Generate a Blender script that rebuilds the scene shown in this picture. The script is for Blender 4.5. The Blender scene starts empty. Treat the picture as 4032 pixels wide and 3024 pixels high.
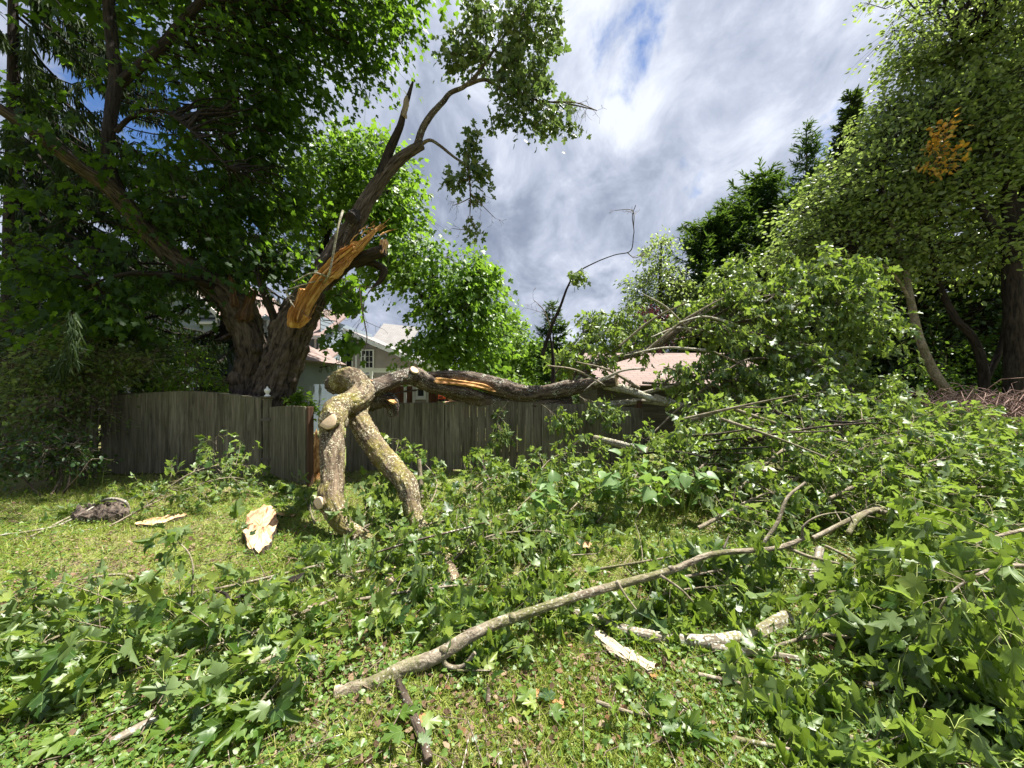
import bpy, math, random
import numpy as np
from mathutils import Vector, Matrix, noise as mnoise
R = math.radians
rng = np.random.default_rng(7)
random.seed(7)
SC = bpy.context.scene
COL = SC.collection

# ---------------------------------------------------------------- camera
EYE = 1.65
FPX = 1514.0            # focal length of the wide lens on a 4032 px wide frame
cam = bpy.data.cameras.new("camera"); co = bpy.data.objects.new("camera", cam); COL.objects.link(co)
co.location = (0, 0, EYE); co.rotation_euler = (R(90), 0, 0)
cam.sensor_width = 36; cam.lens = 36 * FPX / 4032; cam.clip_start = 0.05; cam.clip_end = 2000
SC.camera = co

# ---------------------------------------------------------------- sky, sun, exposure
SUN = Vector((0.36, 0.17, 0.92)).normalized()
elev = math.asin(SUN.z); azim = math.atan2(SUN.x, SUN.y)
W = bpy.data.worlds.new("World"); SC.world = W; W.use_nodes = True
nt = W.node_tree; N = nt.nodes; L = nt.links
bg = N["Background"]; bg.inputs[1].default_value = 1.0
sky = N.new("ShaderNodeTexSky"); sky.sky_type = 'NISHITA'; sky.sun_disc = False
sky.sun_elevation = elev; sky.sun_rotation = azim; sky.ozone_density = 2.0; sky.dust_density = 0.3
skm = N.new("ShaderNodeVectorMath"); skm.operation = 'SCALE'; skm.inputs['Scale'].default_value = 0.055
L.new(sky.outputs[0], skm.inputs[0])
tc = N.new("ShaderNodeTexCoord")
sep = N.new("ShaderNodeSeparateXYZ"); L.new(tc.outputs['Generated'], sep.inputs[0])
def wm(op, a, b=None, c=None, clamp=False):
    m = N.new("ShaderNodeMath"); m.operation = op; m.use_clamp = clamp
    for i, v in enumerate((a, b, c)):
        if v is None: continue
        if isinstance(v, (int, float)): m.inputs[i].default_value = v
        else: L.new(v, m.inputs[i])
    return m.outputs[0]
zz = wm('ADD', wm('MAXIMUM', sep.outputs[2], 0.0), 0.45)
px_ = wm('DIVIDE', sep.outputs[0], zz); py_ = wm('DIVIDE', sep.outputs[1], zz)
cmb = N.new("ShaderNodeCombineXYZ"); L.new(px_, cmb.inputs[0]); L.new(py_, cmb.inputs[1])
mp = N.new("ShaderNodeMapping"); mp.inputs['Rotation'].default_value = (0, 0, R(-38)); mp.inputs['Scale'].default_value = (1.0, 0.72, 1)
L.new(cmb.outputs[0], mp.inputs[0])
def wnoise(scale, detail, rough, dist=0.0, off=0.0):
    n = N.new("ShaderNodeTexNoise"); n.inputs['Scale'].default_value = scale; n.inputs['Detail'].default_value = detail
    n.inputs['Roughness'].default_value = rough; n.inputs['Distortion'].default_value = dist
    m2 = N.new("ShaderNodeVectorMath"); m2.inputs[1].default_value = (off, off * 0.7, off * 0.3); L.new(mp.outputs[0], m2.inputs[0])
    L.new(m2.outputs[0], n.inputs['Vector']); return n.outputs[0]
n1 = wnoise(2.3, 7, 0.55, 0.3); n2 = wnoise(1.1, 4, 0.5, 0.2, 5.3); n3 = wnoise(3.6, 8, 0.62, 0.6, 2.1); n4 = wnoise(11.0, 5, 0.6, 0.3, 8.1); n5 = wnoise(6.5, 6, 0.6, 0.4, 3.3)
def gapterm(px, py, width, amt):
    d = Vector((px - 2016, FPX, 1512 - py)).normalized()
    v = N.new("ShaderNodeVectorMath"); v.operation = 'DISTANCE'; v.inputs[1].default_value = d
    nv = N.new("ShaderNodeVectorMath"); nv.operation = 'NORMALIZE'; L.new(tc.outputs['Generated'], nv.inputs[0]); L.new(nv.outputs[0], v.inputs[0])
    q = wm('DIVIDE', v.outputs['Value'], width); q = wm('MULTIPLY', q, q)
    return wm('MULTIPLY', wm('SUBTRACT', 1.0, q, None, True), amt)
cov = wm('ADD', wm('MULTIPLY', n3, 0.9), wm('MULTIPLY', n4, 0.8))
for g in ((2450, 260, 0.15, 0.44), (2700, 690, 0.07, 0.36), (3250, 520, 0.12, 0.34), (880, 800, 0.22, 0.30), (330, 120, 0.2, 0.18), (560, 420, 0.15, 0.2)):
    cov = wm('SUBTRACT', cov, gapterm(*g))
mr = N.new("ShaderNodeMapRange"); mr.interpolation_type = 'SMOOTHSTEP'
mr.inputs['From Min'].default_value = 0.34; mr.inputs['From Max'].default_value = 0.64; L.new(cov, mr.inputs[0])
shade = wm('ADD', wm('ADD', wm('MULTIPLY', n1, 0.45), wm('MULTIPLY', n5, 0.62)), wm('MULTIPLY', n2, 0.35))
# thin bright edges where cover is low, heavier and darker low over the horizon
shade = wm('ADD', shade, wm('MULTIPLY', sep.outputs[2], 0.17))
cr = N.new("ShaderNodeValToRGB"); L.new(shade, cr.inputs[0])
e = cr.color_ramp.elements
e[0].position = 0.53; e[0].color = (0.07, 0.086, 0.123, 1)
e[1].position = 0.97; e[1].color = (0.315, 0.332, 0.37, 1)
m = cr.color_ramp.elements.new(0.70); m.color = (0.118, 0.137, 0.18, 1)
m = cr.color_ramp.elements.new(0.84); m.color = (0.205, 0.225, 0.273, 1)
mix = N.new("ShaderNodeMix"); mix.data_type = 'RGBA'
tint = N.new('ShaderNodeVectorMath'); tint.operation = 'MULTIPLY'; tint.inputs[1].default_value = (0.55, 0.72, 0.95); L.new(skm.outputs[0], tint.inputs[0])
L.new(mr.outputs[0], mix.inputs[0]); L.new(tint.outputs[0], mix.inputs[6]); L.new(cr.outputs[0], mix.inputs[7])
L.new(mix.outputs[2], bg.inputs[0])
W.cycles.sampling_method = 'MANUAL'; W.cycles.sample_map_resolution = 512
sl = bpy.data.lights.new("sun", 'SUN'); so = bpy.data.objects.new("sun", sl); COL.objects.link(so)
sl.energy = 5.0; sl.angle = R(0.6); sl.color = (1.0, 0.955, 0.88)
so.rotation_euler = (-SUN).to_track_quat('-Z', 'Y').to_euler(); so.location = (20, 10, 40)
SC.view_settings.view_transform = 'Standard'; SC.view_settings.look = 'None'
SC.view_settings.exposure = 1.6; SC.view_settings.gamma = 1
SC.render.engine = 'CYCLES'
SC.cycles.max_bounces = 6; SC.cycles.diffuse_bounces = 3; SC.cycles.transmission_bounces = 3; SC.cycles.glossy_bounces = 2
SC.cycles.caustics_reflective = False; SC.cycles.caustics_refractive = False

# ---------------------------------------------------------------- helpers
def V(px, py, D):                       # a place seen at a pixel, at its own distance D in metres
    return np.array([(px - 2016) / FPX * D, D, EYE - (py - 1512) / FPX * D])
def gh(x, y):
    x = np.asarray(x, float); y = np.asarray(y, float)
    f = np.exp(-((x) ** 2 + (y - 5) ** 2) / 400)
    return f * (0.03 * np.sin(1.7 * x + .5) * np.sin(1.3 * y + 1) + 0.014 * np.sin(4.1 * x + 2.2 * y) + 0.008 * np.sin(9.3 * x - 6.1 * y))
def G(px, py, up=0.0):                  # a point on the ground
    D = EYE * FPX / (py - 1512)
    p = V(px, py, D); p[2] = gh(p[0], p[1]) + up; return p

class Geo:
    def __init__(s): s.v = []; s.f = []; s.n = 0; s.bk = []; s.rn = []; s.mi = []; s.m = 0
    def add(s, verts, faces, bk=None, rnd=0.5):
        verts = np.asarray(verts, np.float32).reshape(-1, 3); k = len(verts)
        faces = np.asarray(faces, np.int64)
        while len(s.mi) < len(s.f): s.mi.append(0)
        s.v.append(verts); s.f.append(faces + s.n); s.n += k; s.mi.append(s.m)
        s.bk.append(verts if bk is None else np.asarray(bk, np.float32).reshape(-1, 3))
        s.rn.append(np.full(k, rnd, np.float32) if np.isscalar(rnd) else np.asarray(rnd, np.float32))
    def build(s, name, mat, parent=None, smooth=True, mats=None):
        me = bpy.data.meshes.new(name)
        v = np.concatenate(s.v); bk = np.concatenate(s.bk); rn = np.concatenate(s.rn)
        me.vertices.add(len(v)); me.vertices.foreach_set('co', v.ravel())
        li = np.concatenate([f.ravel() for f in s.f]); cnt = np.concatenate([np.full(len(f), f.shape[1]) for f in s.f])
        st = np.concatenate([[0], np.cumsum(cnt)[:-1]])
        me.loops.add(len(li)); me.loops.foreach_set('vertex_index', li.astype(np.int32))
        me.polygons.add(len(cnt)); me.polygons.foreach_set('loop_start', st.astype(np.int32))
        me.polygons.foreach_set('loop_total', cnt.astype(np.int32))
        me.polygons.foreach_set('use_smooth', np.full(len(cnt), smooth))
        a = me.attributes.new('bk', 'FLOAT_VECTOR', 'POINT'); a.data.foreach_set('vector', bk.ravel())
        a = me.attributes.new('rnd', 'FLOAT', 'POINT'); a.data.foreach_set('value', rn)
        me.materials.append(mat)
        if mats:
            for q in mats: me.materials.append(q)
            mi = s.mi + [0] * (len(s.f) - len(s.mi)); me.polygons.foreach_set('material_index', np.concatenate([np.full(len(f), k_) for f, k_ in zip(s.f, mi)]).astype(np.int32))
        me.update(calc_edges=True)
        o = bpy.data.objects.new(name, me); COL.objects.link(o)
        if parent is not None: o.parent = parent; o.matrix_parent_inverse = Matrix.Translation(-parent.location)
        return o
def tag(o, label=None, cat=None, group=None, kind=None):
    if label: o['label'] = label
    if cat: o['category'] = cat
    if group: o['group'] = group
    if kind: o['kind'] = kind
    return o
def thing(name, loc, label, cat, group=None):
    o = bpy.data.objects.new(name, None); COL.objects.link(o); o.location = Vector([float(c) for c in loc])
    o.empty_display_size = 0.1
    return tag(o, label, cat, group)

def catmull(P, n):
    P = np.asarray(P, float)
    if len(P) < 3:
        t = np.linspace(0, 1, n)[:, None]; return P[0] * (1 - t) + P[-1] * t
    Q = np.vstack([2 * P[0] - P[1], P, 2 * P[-1] - P[-2]])
    u = np.linspace(0, len(P) - 1, n); i = np.minimum(u.astype(int), len(P) - 2); t = (u - i)[:, None]
    a, b, c, d = Q[i], Q[i + 1], Q[i + 2], Q[i + 3]
    return 0.5 * (2 * b + (c - a) * t + (2 * a - 5 * b + 4 * c - d) * t ** 2 + (3 * b - a - 3 * c + d) * t ** 3)
def nrm(a): return a / np.maximum(np.linalg.norm(a, axis=-1, keepdims=True), 1e-9)
def frames(C):
    T = nrm(np.gradient(C, axis=0))
    up = np.array([0, 0, 1.0]) if abs(T[0][2]) < 0.9 else np.array([1.0, 0, 0])
    A = np.zeros_like(C); a = nrm(np.cross(T[0], up))
    for i in range(len(C)):
        a = nrm(a - T[i] * np.dot(a, T[i])); A[i] = a
    return T, A, np.cross(T, A)
def tube(g, C, r, sides=8, rough=0.0, lump=0.0, cap=True, rnd=0.5, seed=0.0, flute=0.0, ridge=0.0, rk=9.0):
    C = np.asarray(C, float); n = len(C); r = np.broadcast_to(np.asarray(r, float), (n,))
    T, A, B = frames(C)
    th = np.linspace(0, 2 * math.pi, sides, endpoint=False)
    s = np.concatenate([[0], np.cumsum(np.linalg.norm(np.diff(C, axis=0), axis=1))])
    ct, st_ = np.cos(th)[None, :, None], np.sin(th)[None, :, None]
    rr = np.ones((n, sides))
    if rough or lump or flute:
        thm = th[None, :]; sm = s[:, None]
        rr = rr + lump * (np.sin(thm * 2 + sm * 3.1 + seed) * .5 + np.sin(thm + sm * 6.3 + seed * 2) * .3 + np.sin(sm * 9 + seed * 3) * .25)
        rr = rr + rough * (np.sin(thm * 7 + np.sin(sm * 4 + seed) * 1.5) * .5 + np.sin(thm * 13 + sm * 11 + seed) * .25) + rough * .5 * rng.standard_normal((n, sides))
        rr = rr + flute * np.cos(thm * 5 + seed)
    if ridge:                       # furrowed relief: noise drawn out along the grain
        rm0 = float(np.mean(r)); q = np.empty((n, sides))
        for i_ in range(n):
            for j_ in range(sides):
                x_ = math.cos(th[j_]) * rm0; y_ = math.sin(th[j_]) * rm0; z_ = s[i_] + seed * 5
                q[i_, j_] = abs(mnoise.noise((x_ * rk, y_ * rk, z_ * rk * .22))) * 1.6 + .5 * mnoise.noise((x_ * rk * 2.6, y_ * rk * 2.6, z_ * rk * 1.1)) - .35
        rr = rr + ridge * q
    off = (A[:, None, :] * ct + B[:, None, :] * st_) * (r[:, None] * rr)[:, :, None]
    P = C[:, None, :] + off
    rm = float(np.mean(r))
    bk = np.zeros((n, sides, 3)); bk[..., 0] = np.cos(th) * rm; bk[..., 1] = np.sin(th) * rm; bk[..., 2] = s[:, None]
    bk += seed * 3.7
    i = np.arange(n - 1)[:, None] * sides; j = np.arange(sides)[None, :]; j2 = (j + 1) % sides
    F = np.stack([i + j, i + j2, i + sides + j2, i + sides + j], -1).reshape(-1, 4)
    g.add(P, F, bk, rnd)
    if cap:
        for k, rev in ((0, True), (n - 1, False)):
            ring = P[k]; cc = C[k]; vs = np.vstack([ring, cc[None]])
            a = np.arange(sides); b = (a + 1) % sides; c_ = np.full(sides, sides)
            F = np.stack([b, a, c_], -1) if rev else np.stack([a, b, c_], -1)
            g.add(vs, F, np.vstack([bk[k], bk[k].mean(0)[None]]), rnd)
    return P
def tubes(g, C, r, sides=4, rnd=0.5):
    # many thin tubes at once: C (m,k,3), r (m,k)
    C = np.asarray(C, float); m, k, _ = C.shape
    if m == 0: return
    T = nrm(np.gradient(C, axis=1)); ref = np.where(np.abs(T[..., 2:3]) > .9, np.array([1.0, 0, 0]), np.array([0, 0, 1.0]))
    A = nrm(np.cross(T, ref)); B = np.cross(T, A)
    th = np.linspace(0, 2 * math.pi, sides, endpoint=False)
    P = C[:, :, None, :] + (A[:, :, None, :] * np.cos(th)[None, None, :, None] + B[:, :, None, :] * np.sin(th)[None, None, :, None]) * r[:, :, None, None]
    q = np.arange(m)[:, None, None] * (k * sides); i = np.arange(k - 1)[None, :, None] * sides; j = np.arange(sides)[None, None, :]; j2 = (j + 1) % sides
    F = np.stack([q + i + j, q + i + j2, q + i + sides + j2, q + i + sides + j], -1).reshape(-1, 4)
    g.add(P, F, P.reshape(-1, 3), rnd)
def box(g, c, s, rotz=0.0, rnd=0.5, bev=0.0, M=None):
    x, y, z = [q / 2 for q in s]
    if bev <= 0:
        v = np.array([[a * x, b * y, d * z] for a in (-1, 1) for b in (-1, 1) for d in (-1, 1)], float)
        f = [[0, 1, 3, 2], [4, 6, 7, 5], [0, 4, 5, 1], [2, 3, 7, 6], [0, 2, 6, 4], [1, 5, 7, 3]]
        fs = [np.array(f)]
    else:
        b = min(bev, x * .9, y * .9, z * .9); v = []; 
        for a in (-1, 1):
            for bb in (-1, 1):
                for d in (-1, 1):
                    v += [[a * x, bb * (y - b), d * (z - b)], [a * (x - b), bb * y, d * (z - b)], [a * (x - b), bb * (y - b), d * z]]
        v = np.array(v, float)
        def I(a, bb, d, k): return ((a * 2 + bb) * 2 + d) * 3 + k
        q = [[I(a, 0, 0, 0), I(a, 1, 0, 0), I(a, 1, 1, 0), I(a, 0, 1, 0)] for a in (0, 1)]
        q += [[I(0, a, 0, 1), I(1, a, 0, 1), I(1, a, 1, 1), I(0, a, 1, 1)] for a in (0, 1)]
        q += [[I(0, 0, a, 2), I(1, 0, a, 2), I(1, 1, a, 2), I(0, 1, a, 2)] for a in (0, 1)]
        for a in (0, 1):
            for c_ in (0, 1):
                q.append([I(a, c_, 0, 0), I(a, c_, 1, 0), I(a, c_, 1, 1), I(a, c_, 0, 1)])
                q.append([I(a, 0, c_, 0), I(a, 1, c_, 0), I(a, 1, c_, 2), I(a, 0, c_, 2)])
                q.append([I(0, a, c_, 1), I(1, a, c_, 1), I(1, a, c_, 2), I(0, a, c_, 2)])
        t = [[I(a, b_, d, 0), I(a, b_, d, 1), I(a, b_, d, 2)] for a in (0, 1) for b_ in (0, 1) for d in (0, 1)]
        fs = [np.array(q), np.array(t)]
        v = v
    if M is not None: v = v @ np.asarray(M).T
    if rotz:
        cz, sz = math.cos(rotz), math.sin(rotz); v = np.stack([v[:, 0] * cz - v[:, 1] * sz, v[:, 0] * sz + v[:, 1] * cz, v[:, 2]], -1)
    v = v + np.asarray(c, float)
    base = g.n
    g.add(v, fs[0], None, rnd)
    if len(fs) > 1:
        g.f.append(fs[1] + base)
def poly(g, pts, rnd=0.5):
    g.add(pts, np.arange(len(pts))[None, :], None, rnd)
def prism(g, pts, d, rnd=0.5):           # closed outline pts swept by vector d
    pts = np.asarray(pts, float); n = len(pts); d = np.asarray(d, float)
    v = np.vstack([pts, pts + d]); a = np.arange(n); b = (a + 1) % n
    base = g.n
    g.add(v, np.stack([a, b, b + n, a + n], -1), None, rnd)
    g.f.append(np.arange(n)[::-1][None, :] + base); g.f.append((np.arange(n) + n)[None, :] + base)
def lathe(g, c, prof, sides=16, rnd=0.5):
    th = np.linspace(0, 2 * math.pi, sides, endpoint=False); pr = np.asarray(prof, float)
    P = np.stack([np.cos(th)[None] * pr[:, :1], np.sin(th)[None] * pr[:, :1], np.repeat(pr[:, 1:2], sides, 1)], -1) + np.asarray(c, float)
    n = len(pr); i = np.arange(n - 1)[:, None] * sides; j = np.arange(sides)[None]; j2 = (j + 1) % sides
    g.add(P, np.stack([i + j, i + j2, i + sides + j2, i + sides + j], -1).reshape(-1, 4), None, rnd)

# ---------------------------------------------------------------- materials
def newmat(name):
    m = bpy.data.materials.new(name); m.use_nodes = True; t = m.node_tree
    return m, t, t.nodes['Principled BSDF'], t.nodes['Material Output']
def nz(t, vec, scale, detail=4, rough=.55, dist=0.0):
    n = t.nodes.new('ShaderNodeTexNoise'); n.inputs['Scale'].default_value = scale; n.inputs['Detail'].default_value = detail
    n.inputs['Roughness'].default_value = rough; n.inputs['Distortion'].default_value = dist
    if vec is not None: t.links.new(vec, n.inputs['Vector'])
    return n.outputs[0]
def ramp(t, fac, stops):
    r = t.nodes.new('ShaderNodeValToRGB'); t.links.new(fac, r.inputs[0]); el = r.color_ramp.elements
    while len(el) < len(stops): el.new(0.5)
    for q, (p, c) in zip(el, stops): q.position = p; q.color = (*c, 1) if len(c) == 3 else c
    return r.outputs[0]
def mixc(t, fac, a, b, mode='MIX'):
    m = t.nodes.new('ShaderNodeMix'); m.data_type = 'RGBA'; m.blend_type = mode
    for i, v in ((0, fac), (6, a), (7, b)):
        if isinstance(v, (int, float)): m.inputs[i].default_value = v
        elif isinstance(v, tuple): m.inputs[i].default_value = (*v, 1)
        else: t.links.new(v, m.inputs[i])
    return m.outputs[2]
def mapr(t, v, a, b, c=0.0, d=1.0):
    m = t.nodes.new('ShaderNodeMapRange'); t.links.new(v, m.inputs[0])
    for i, x in zip((1, 2, 3, 4), (a, b, c, d)): m.inputs[i].default_value = x
    return m.outputs[0]
def mth(t, op, a, b=None):
    m = t.nodes.new('ShaderNodeMath'); m.operation = op
    for i, v in enumerate((a, b)):
        if v is None: continue
        if isinstance(v, (int, float)): m.inputs[i].default_value = v
        else: t.links.new(v, m.inputs[i])
    return m.outputs[0]
def attr(t, name, out='Vector'):
    a = t.nodes.new('ShaderNodeAttribute'); a.attribute_name = name; return a.outputs[out]
def vmap(t, vec, scale, loc=(0, 0, 0)):
    m = t.nodes.new('ShaderNodeMapping'); m.inputs['Scale'].default_value = scale; m.inputs['Location'].default_value = loc
    t.links.new(vec, m.inputs[0]); return m.outputs[0]
def bump(t, p, h, strength, dist):
    b = t.nodes.new('ShaderNodeBump'); b.inputs['Strength'].default_value = strength; b.inputs['Distance'].default_value = dist
    t.links.new(h, b.inputs['Height']); t.links.new(b.outputs[0], p.inputs['Normal'])

def leafmat(name, cols, back=None, trans=0.42, rough=0.38, tcol=(0.30, 0.52, 0.04), spec=0.5, veins=0.0):
    m, t, p, o = newmat(name)
    r = attr(t, 'rnd', 'Fac')
    c = ramp(t, r, [(i / (len(cols) - 1), cc) for i, cc in enumerate(cols)])
    nn = nz(t, attr(t, 'bk'), 3.0, 2); c = mixc(t, mapr(t, nn, .35, .7, 0, .35), c, mixc(t, 1.0, c, (0.55, 0.7, 0.5), 'MULTIPLY'))
    if veins:
        sx = t.nodes.new('ShaderNodeSeparateXYZ'); t.links.new(attr(t, 'bk'), sx.inputs[0])
        an = mth(t, 'ARCTAN2', sx.outputs[0], sx.outputs[1]); rr_ = mth(t, 'SQRT', mth(t, 'ADD', mth(t, 'MULTIPLY', sx.outputs[0], sx.outputs[0]), mth(t, 'MULTIPLY', sx.outputs[1], sx.outputs[1])))
        vv = mth(t, 'MULTIPLY', mth(t, 'ABSOLUTE', mth(t, 'SINE', mth(t, 'MULTIPLY', an, 3.05))), rr_)
        c = mixc(t, mapr(t, vv, .008, .035, veins, 0), c, (0.22, 0.32, 0.10))
    if back:
        gm = t.nodes.new('ShaderNodeNewGeometry'); c = mixc(t, gm.outputs['Backfacing'], c, back)
    t.links.new(c, p.inputs['Base Color']); p.inputs['Roughness'].default_value = rough; p.inputs['Specular IOR Level'].default_value = spec
    tr = t.nodes.new('ShaderNodeBsdfTranslucent'); tcn = mixc(t, 0.55, c, tcol); t.links.new(tcn, tr.inputs[0])
    ms = t.nodes.new('ShaderNodeMixShader'); ms.inputs[0].default_value = trans
    t.links.new(p.outputs[0], ms.inputs[1]); t.links.new(tr.outputs[0], ms.inputs[2]); t.links.new(ms.outputs[0], o.inputs[0])
    return m
def barkmat(name, dark, light, k=14.0, moss=0.0, lichen=0.0, mosscol=(0.17, 0.17, 0.02), bs=0.9, stretch=0.16, lcol=(0.42, 0.43, 0.36)):
    m, t, p, o = newmat(name)
    bk = attr(t, 'bk'); s = vmap(t, bk, (k, k, k * stretch))
    f = nz(t, s, 1.0, 6, .65, .6); f2 = nz(t, bk, 3.2, 4, .6); f3 = nz(t, bk, k * 1.8, 3, .7)
    c = ramp(t, f, [(.36, dark), (.5, tuple((a + b) / 2 for a, b in zip(dark, light))), (.64, light)])
    c = mixc(t, mapr(t, f2, .35, .65, 0, .5), c, mixc(t, 1.0, c, (0.62, .58, .55), 'MULTIPLY'))
    if moss:
        mk = mth(t, 'ADD', nz(t, bk, 2.4, 5, .65), mth(t, 'MULTIPLY', f3, .35))
        mm = mapr(t, mk, .78 - moss * .2, .96 - moss * .2, 0, .85)
        mc = mixc(t, f3, tuple(q * .55 for q in mosscol), tuple(min(1, q * 1.5) for q in mosscol))
        c = mixc(t, mm, c, mc)
    if lichen:
        vn = t.nodes.new('ShaderNodeTexVoronoi'); vn.inputs['Scale'].default_value = 26; t.links.new(bk, vn.inputs['Vector'])
        vn.inputs['Scale'].default_value = 48
        lk = mth(t, 'SUBTRACT', mth(t, 'ADD', mth(t, 'MULTIPLY', nz(t, bk, 4.0, 6, .75), .8), mth(t, 'MULTIPLY', nz(t, bk, 60, 3, .7), .6)), mth(t, 'MULTIPLY', vn.outputs['Distance'], .45))
        lm = mapr(t, lk, .60 - lichen * .15, .70 - lichen * .15, 0, .9)
        c = mixc(t, lm, c, mixc(t, f3, lcol, tuple(min(1, q * 1.25) for q in lcol)))
    t.links.new(c, p.inputs['Base Color']); p.inputs['Roughness'].default_value = .9; p.inputs['Specular IOR Level'].default_value = .2
    h = mth(t, 'ADD', f, mth(t, 'MULTIPLY', f3, .3)); bump(t, p, h, bs, 0.02)
    return m
def woodmat(name, cols, k=18.0, attrn='bk', stretch=.06, rough=.75, bs=.5):   # torn or sawn long grain
    m, t, p, o = newmat(name)
    bk = attr(t, attrn); s = vmap(t, bk, (k, k, k * stretch)); f = nz(t, s, 1.0, 6, .62, .4); f2 = nz(t, bk, 4.0, 4, .6)
    ff = mth(t, 'ADD', mth(t, 'MULTIPLY', f, .6), mth(t, 'MULTIPLY', f2, .4))
    c = ramp(t, ff, [(.36 + .28 * i / (len(cols) - 1), cc) for i, cc in enumerate(cols)])
    t.links.new(c, p.inputs['Base Color']); p.inputs['Roughness'].default_value = rough; bump(t, p, f, bs, .012)
    return m
def ringmat(name, a, b):
    m, t, p, o = newmat(name); bk = attr(t, 'bk')
    ln = t.nodes.new('ShaderNodeVectorMath'); ln.operation = 'LENGTH'; t.links.new(bk, ln.inputs[0])
    d = mth(t, 'ADD', mth(t, 'MULTIPLY', ln.outputs['Value'], 260), mth(t, 'MULTIPLY', nz(t, bk, 9, 3), 9))
    sn = mth(t, 'SINE', d); c = mixc(t, mapr(t, sn, -1, 1, .0, .35), a, b)
    c = mixc(t, mapr(t, nz(t, bk, 12, 4, .7), .5, .75, 0, .5), c, tuple(q * .6 for q in b))
    t.links.new(c, p.inputs['Base Color']); p.inputs['Roughness'].default_value = .7
    bump(t, p, nz(t, vmap(t, bk, (20, 240, 20)), 1, 3), .25, .004)
    return m
def plain(name, col, rough=.6, var=.15, scale=6.0, metal=0.0, bs=0.0, spec=.4):
    m, t, p, o = newmat(name)
    g_ = t.nodes.new('ShaderNodeTexCoord').outputs['Object']
    f = nz(t, g_, scale, 5, .6); c = mixc(t, mapr(t, f, .3, .7), tuple(q * (1 - var) for q in col), tuple(min(1, q * (1 + var)) for q in col))
    t.links.new(c, p.inputs['Base Color']); p.inputs['Roughness'].default_value = rough; p.inputs['Metallic'].default_value = metal
    p.inputs['Specular IOR Level'].default_value = spec
    if bs: bump(t, p, nz(t, g_, scale * 6, 4), bs, .01)
    return m
def boardmat(name, cols, moss=(0.07, 0.08, 0.02), mossamt=.5, vertical=True):
    m, t, p, o = newmat(name)
    g_ = t.nodes.new('ShaderNodeTexCoord').outputs['Object']; r = attr(t, 'rnd', 'Fac')
    off = t.nodes.new('ShaderNodeVectorMath'); cx = t.nodes.new('ShaderNodeCombineXYZ')
    t.links.new(mth(t, 'MULTIPLY', r, 37), cx.inputs[0]); t.links.new(mth(t, 'MULTIPLY', r, 19), cx.inputs[2])
    t.links.new(g_, off.inputs[0]); t.links.new(cx.outputs[0], off.inputs[1]); vv = off.outputs[0]
    s = vmap(t, vv, (22, 22, 1.3) if vertical else (1.3, 1.3, 22)); f = nz(t, s, 1.0, 7, .68, .5)
    c = ramp(t, f, [(.3, cols[0]), (.5, cols[1]), (.72, cols[2])])
    c = mixc(t, mapr(t, r, 0, 1, 0, .55), c, mixc(t, 1.0, c, (.55, .52, .5), 'MULTIPLY'))
    f2 = nz(t, vmap(t, vv, (5, 5, 1.2)), 1.0, 5, .6); c = mixc(t, mapr(t, f2, .52, .68, 0, .75 * mossamt), c, moss)
    f4 = nz(t, vmap(t, vv, (9, 9, 1.6)), 1.3, 4, .7); c = mixc(t, mapr(t, f4, .55, .72, 0, .7), c, (0.02, .018, .014))
    t.links.new(c, p.inputs['Base Color']); p.inputs['Roughness'].default_value = .88; p.inputs['Specular IOR Level'].default_value = .2
    bump(t, p, f, .6, .006)
    return m
def sidingmat(name, col, pitch=.2, vertical=False):     # lapped boards: painted colour, the laps are cut as relief
    m, t, p, o = newmat(name)
    g_ = t.nodes.new('ShaderNodeTexCoord').outputs['Object']; f = nz(t, g_, 2.0, 5); f2 = nz(t, vmap(t, g_, (30, 30, 2) if vertical else (2, 2, 30)), 1, 4)
    c = mixc(t, mapr(t, f, .3, .7), tuple(q * .86 for q in col), tuple(min(1, q * 1.1) for q in col))
    c = mixc(t, mapr(t, f2, .55, .75, 0, .25), c, tuple(q * .6 for q in col))
    t.links.new(c, p.inputs['Base Color']); p.inputs['Roughness'].default_value = .6
    return m
def shinglemat(name, cols):
    m, t, p, o = newmat(name)
    b = t.nodes.new('ShaderNodeTexBrick'); b.inputs['Scale'].default_value = 1.0; b.inputs['Brick Width'].default_value = .33; b.inputs['Row Height'].default_value = .15
    b.inputs['Mortar Size'].default_value = .007; b.inputs['Color1'].default_value = (*cols[0], 1); b.inputs['Color2'].default_value = (*cols[1], 1)
    b.inputs['Mortar'].default_value = (*[q * .35 for q in cols[0]], 1)
    bk = attr(t, 'bk'); t.links.new(bk, b.inputs['Vector'])
    c = mixc(t, mapr(t, nz(t, bk, 2.2, 5, .6), .35, .7, 0, .5), b.outputs[0], cols[2])
    c = mixc(t, mapr(t, nz(t, bk, 60, 3), .4, .7, 0, .3), c, tuple(q * .5 for q in cols[0]))
    t.links.new(c, p.inputs['Base Color']); p.inputs['Roughness'].default_value = .9; bump(t, p, b.outputs['Fac'], -.5, .01)
    return m

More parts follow.
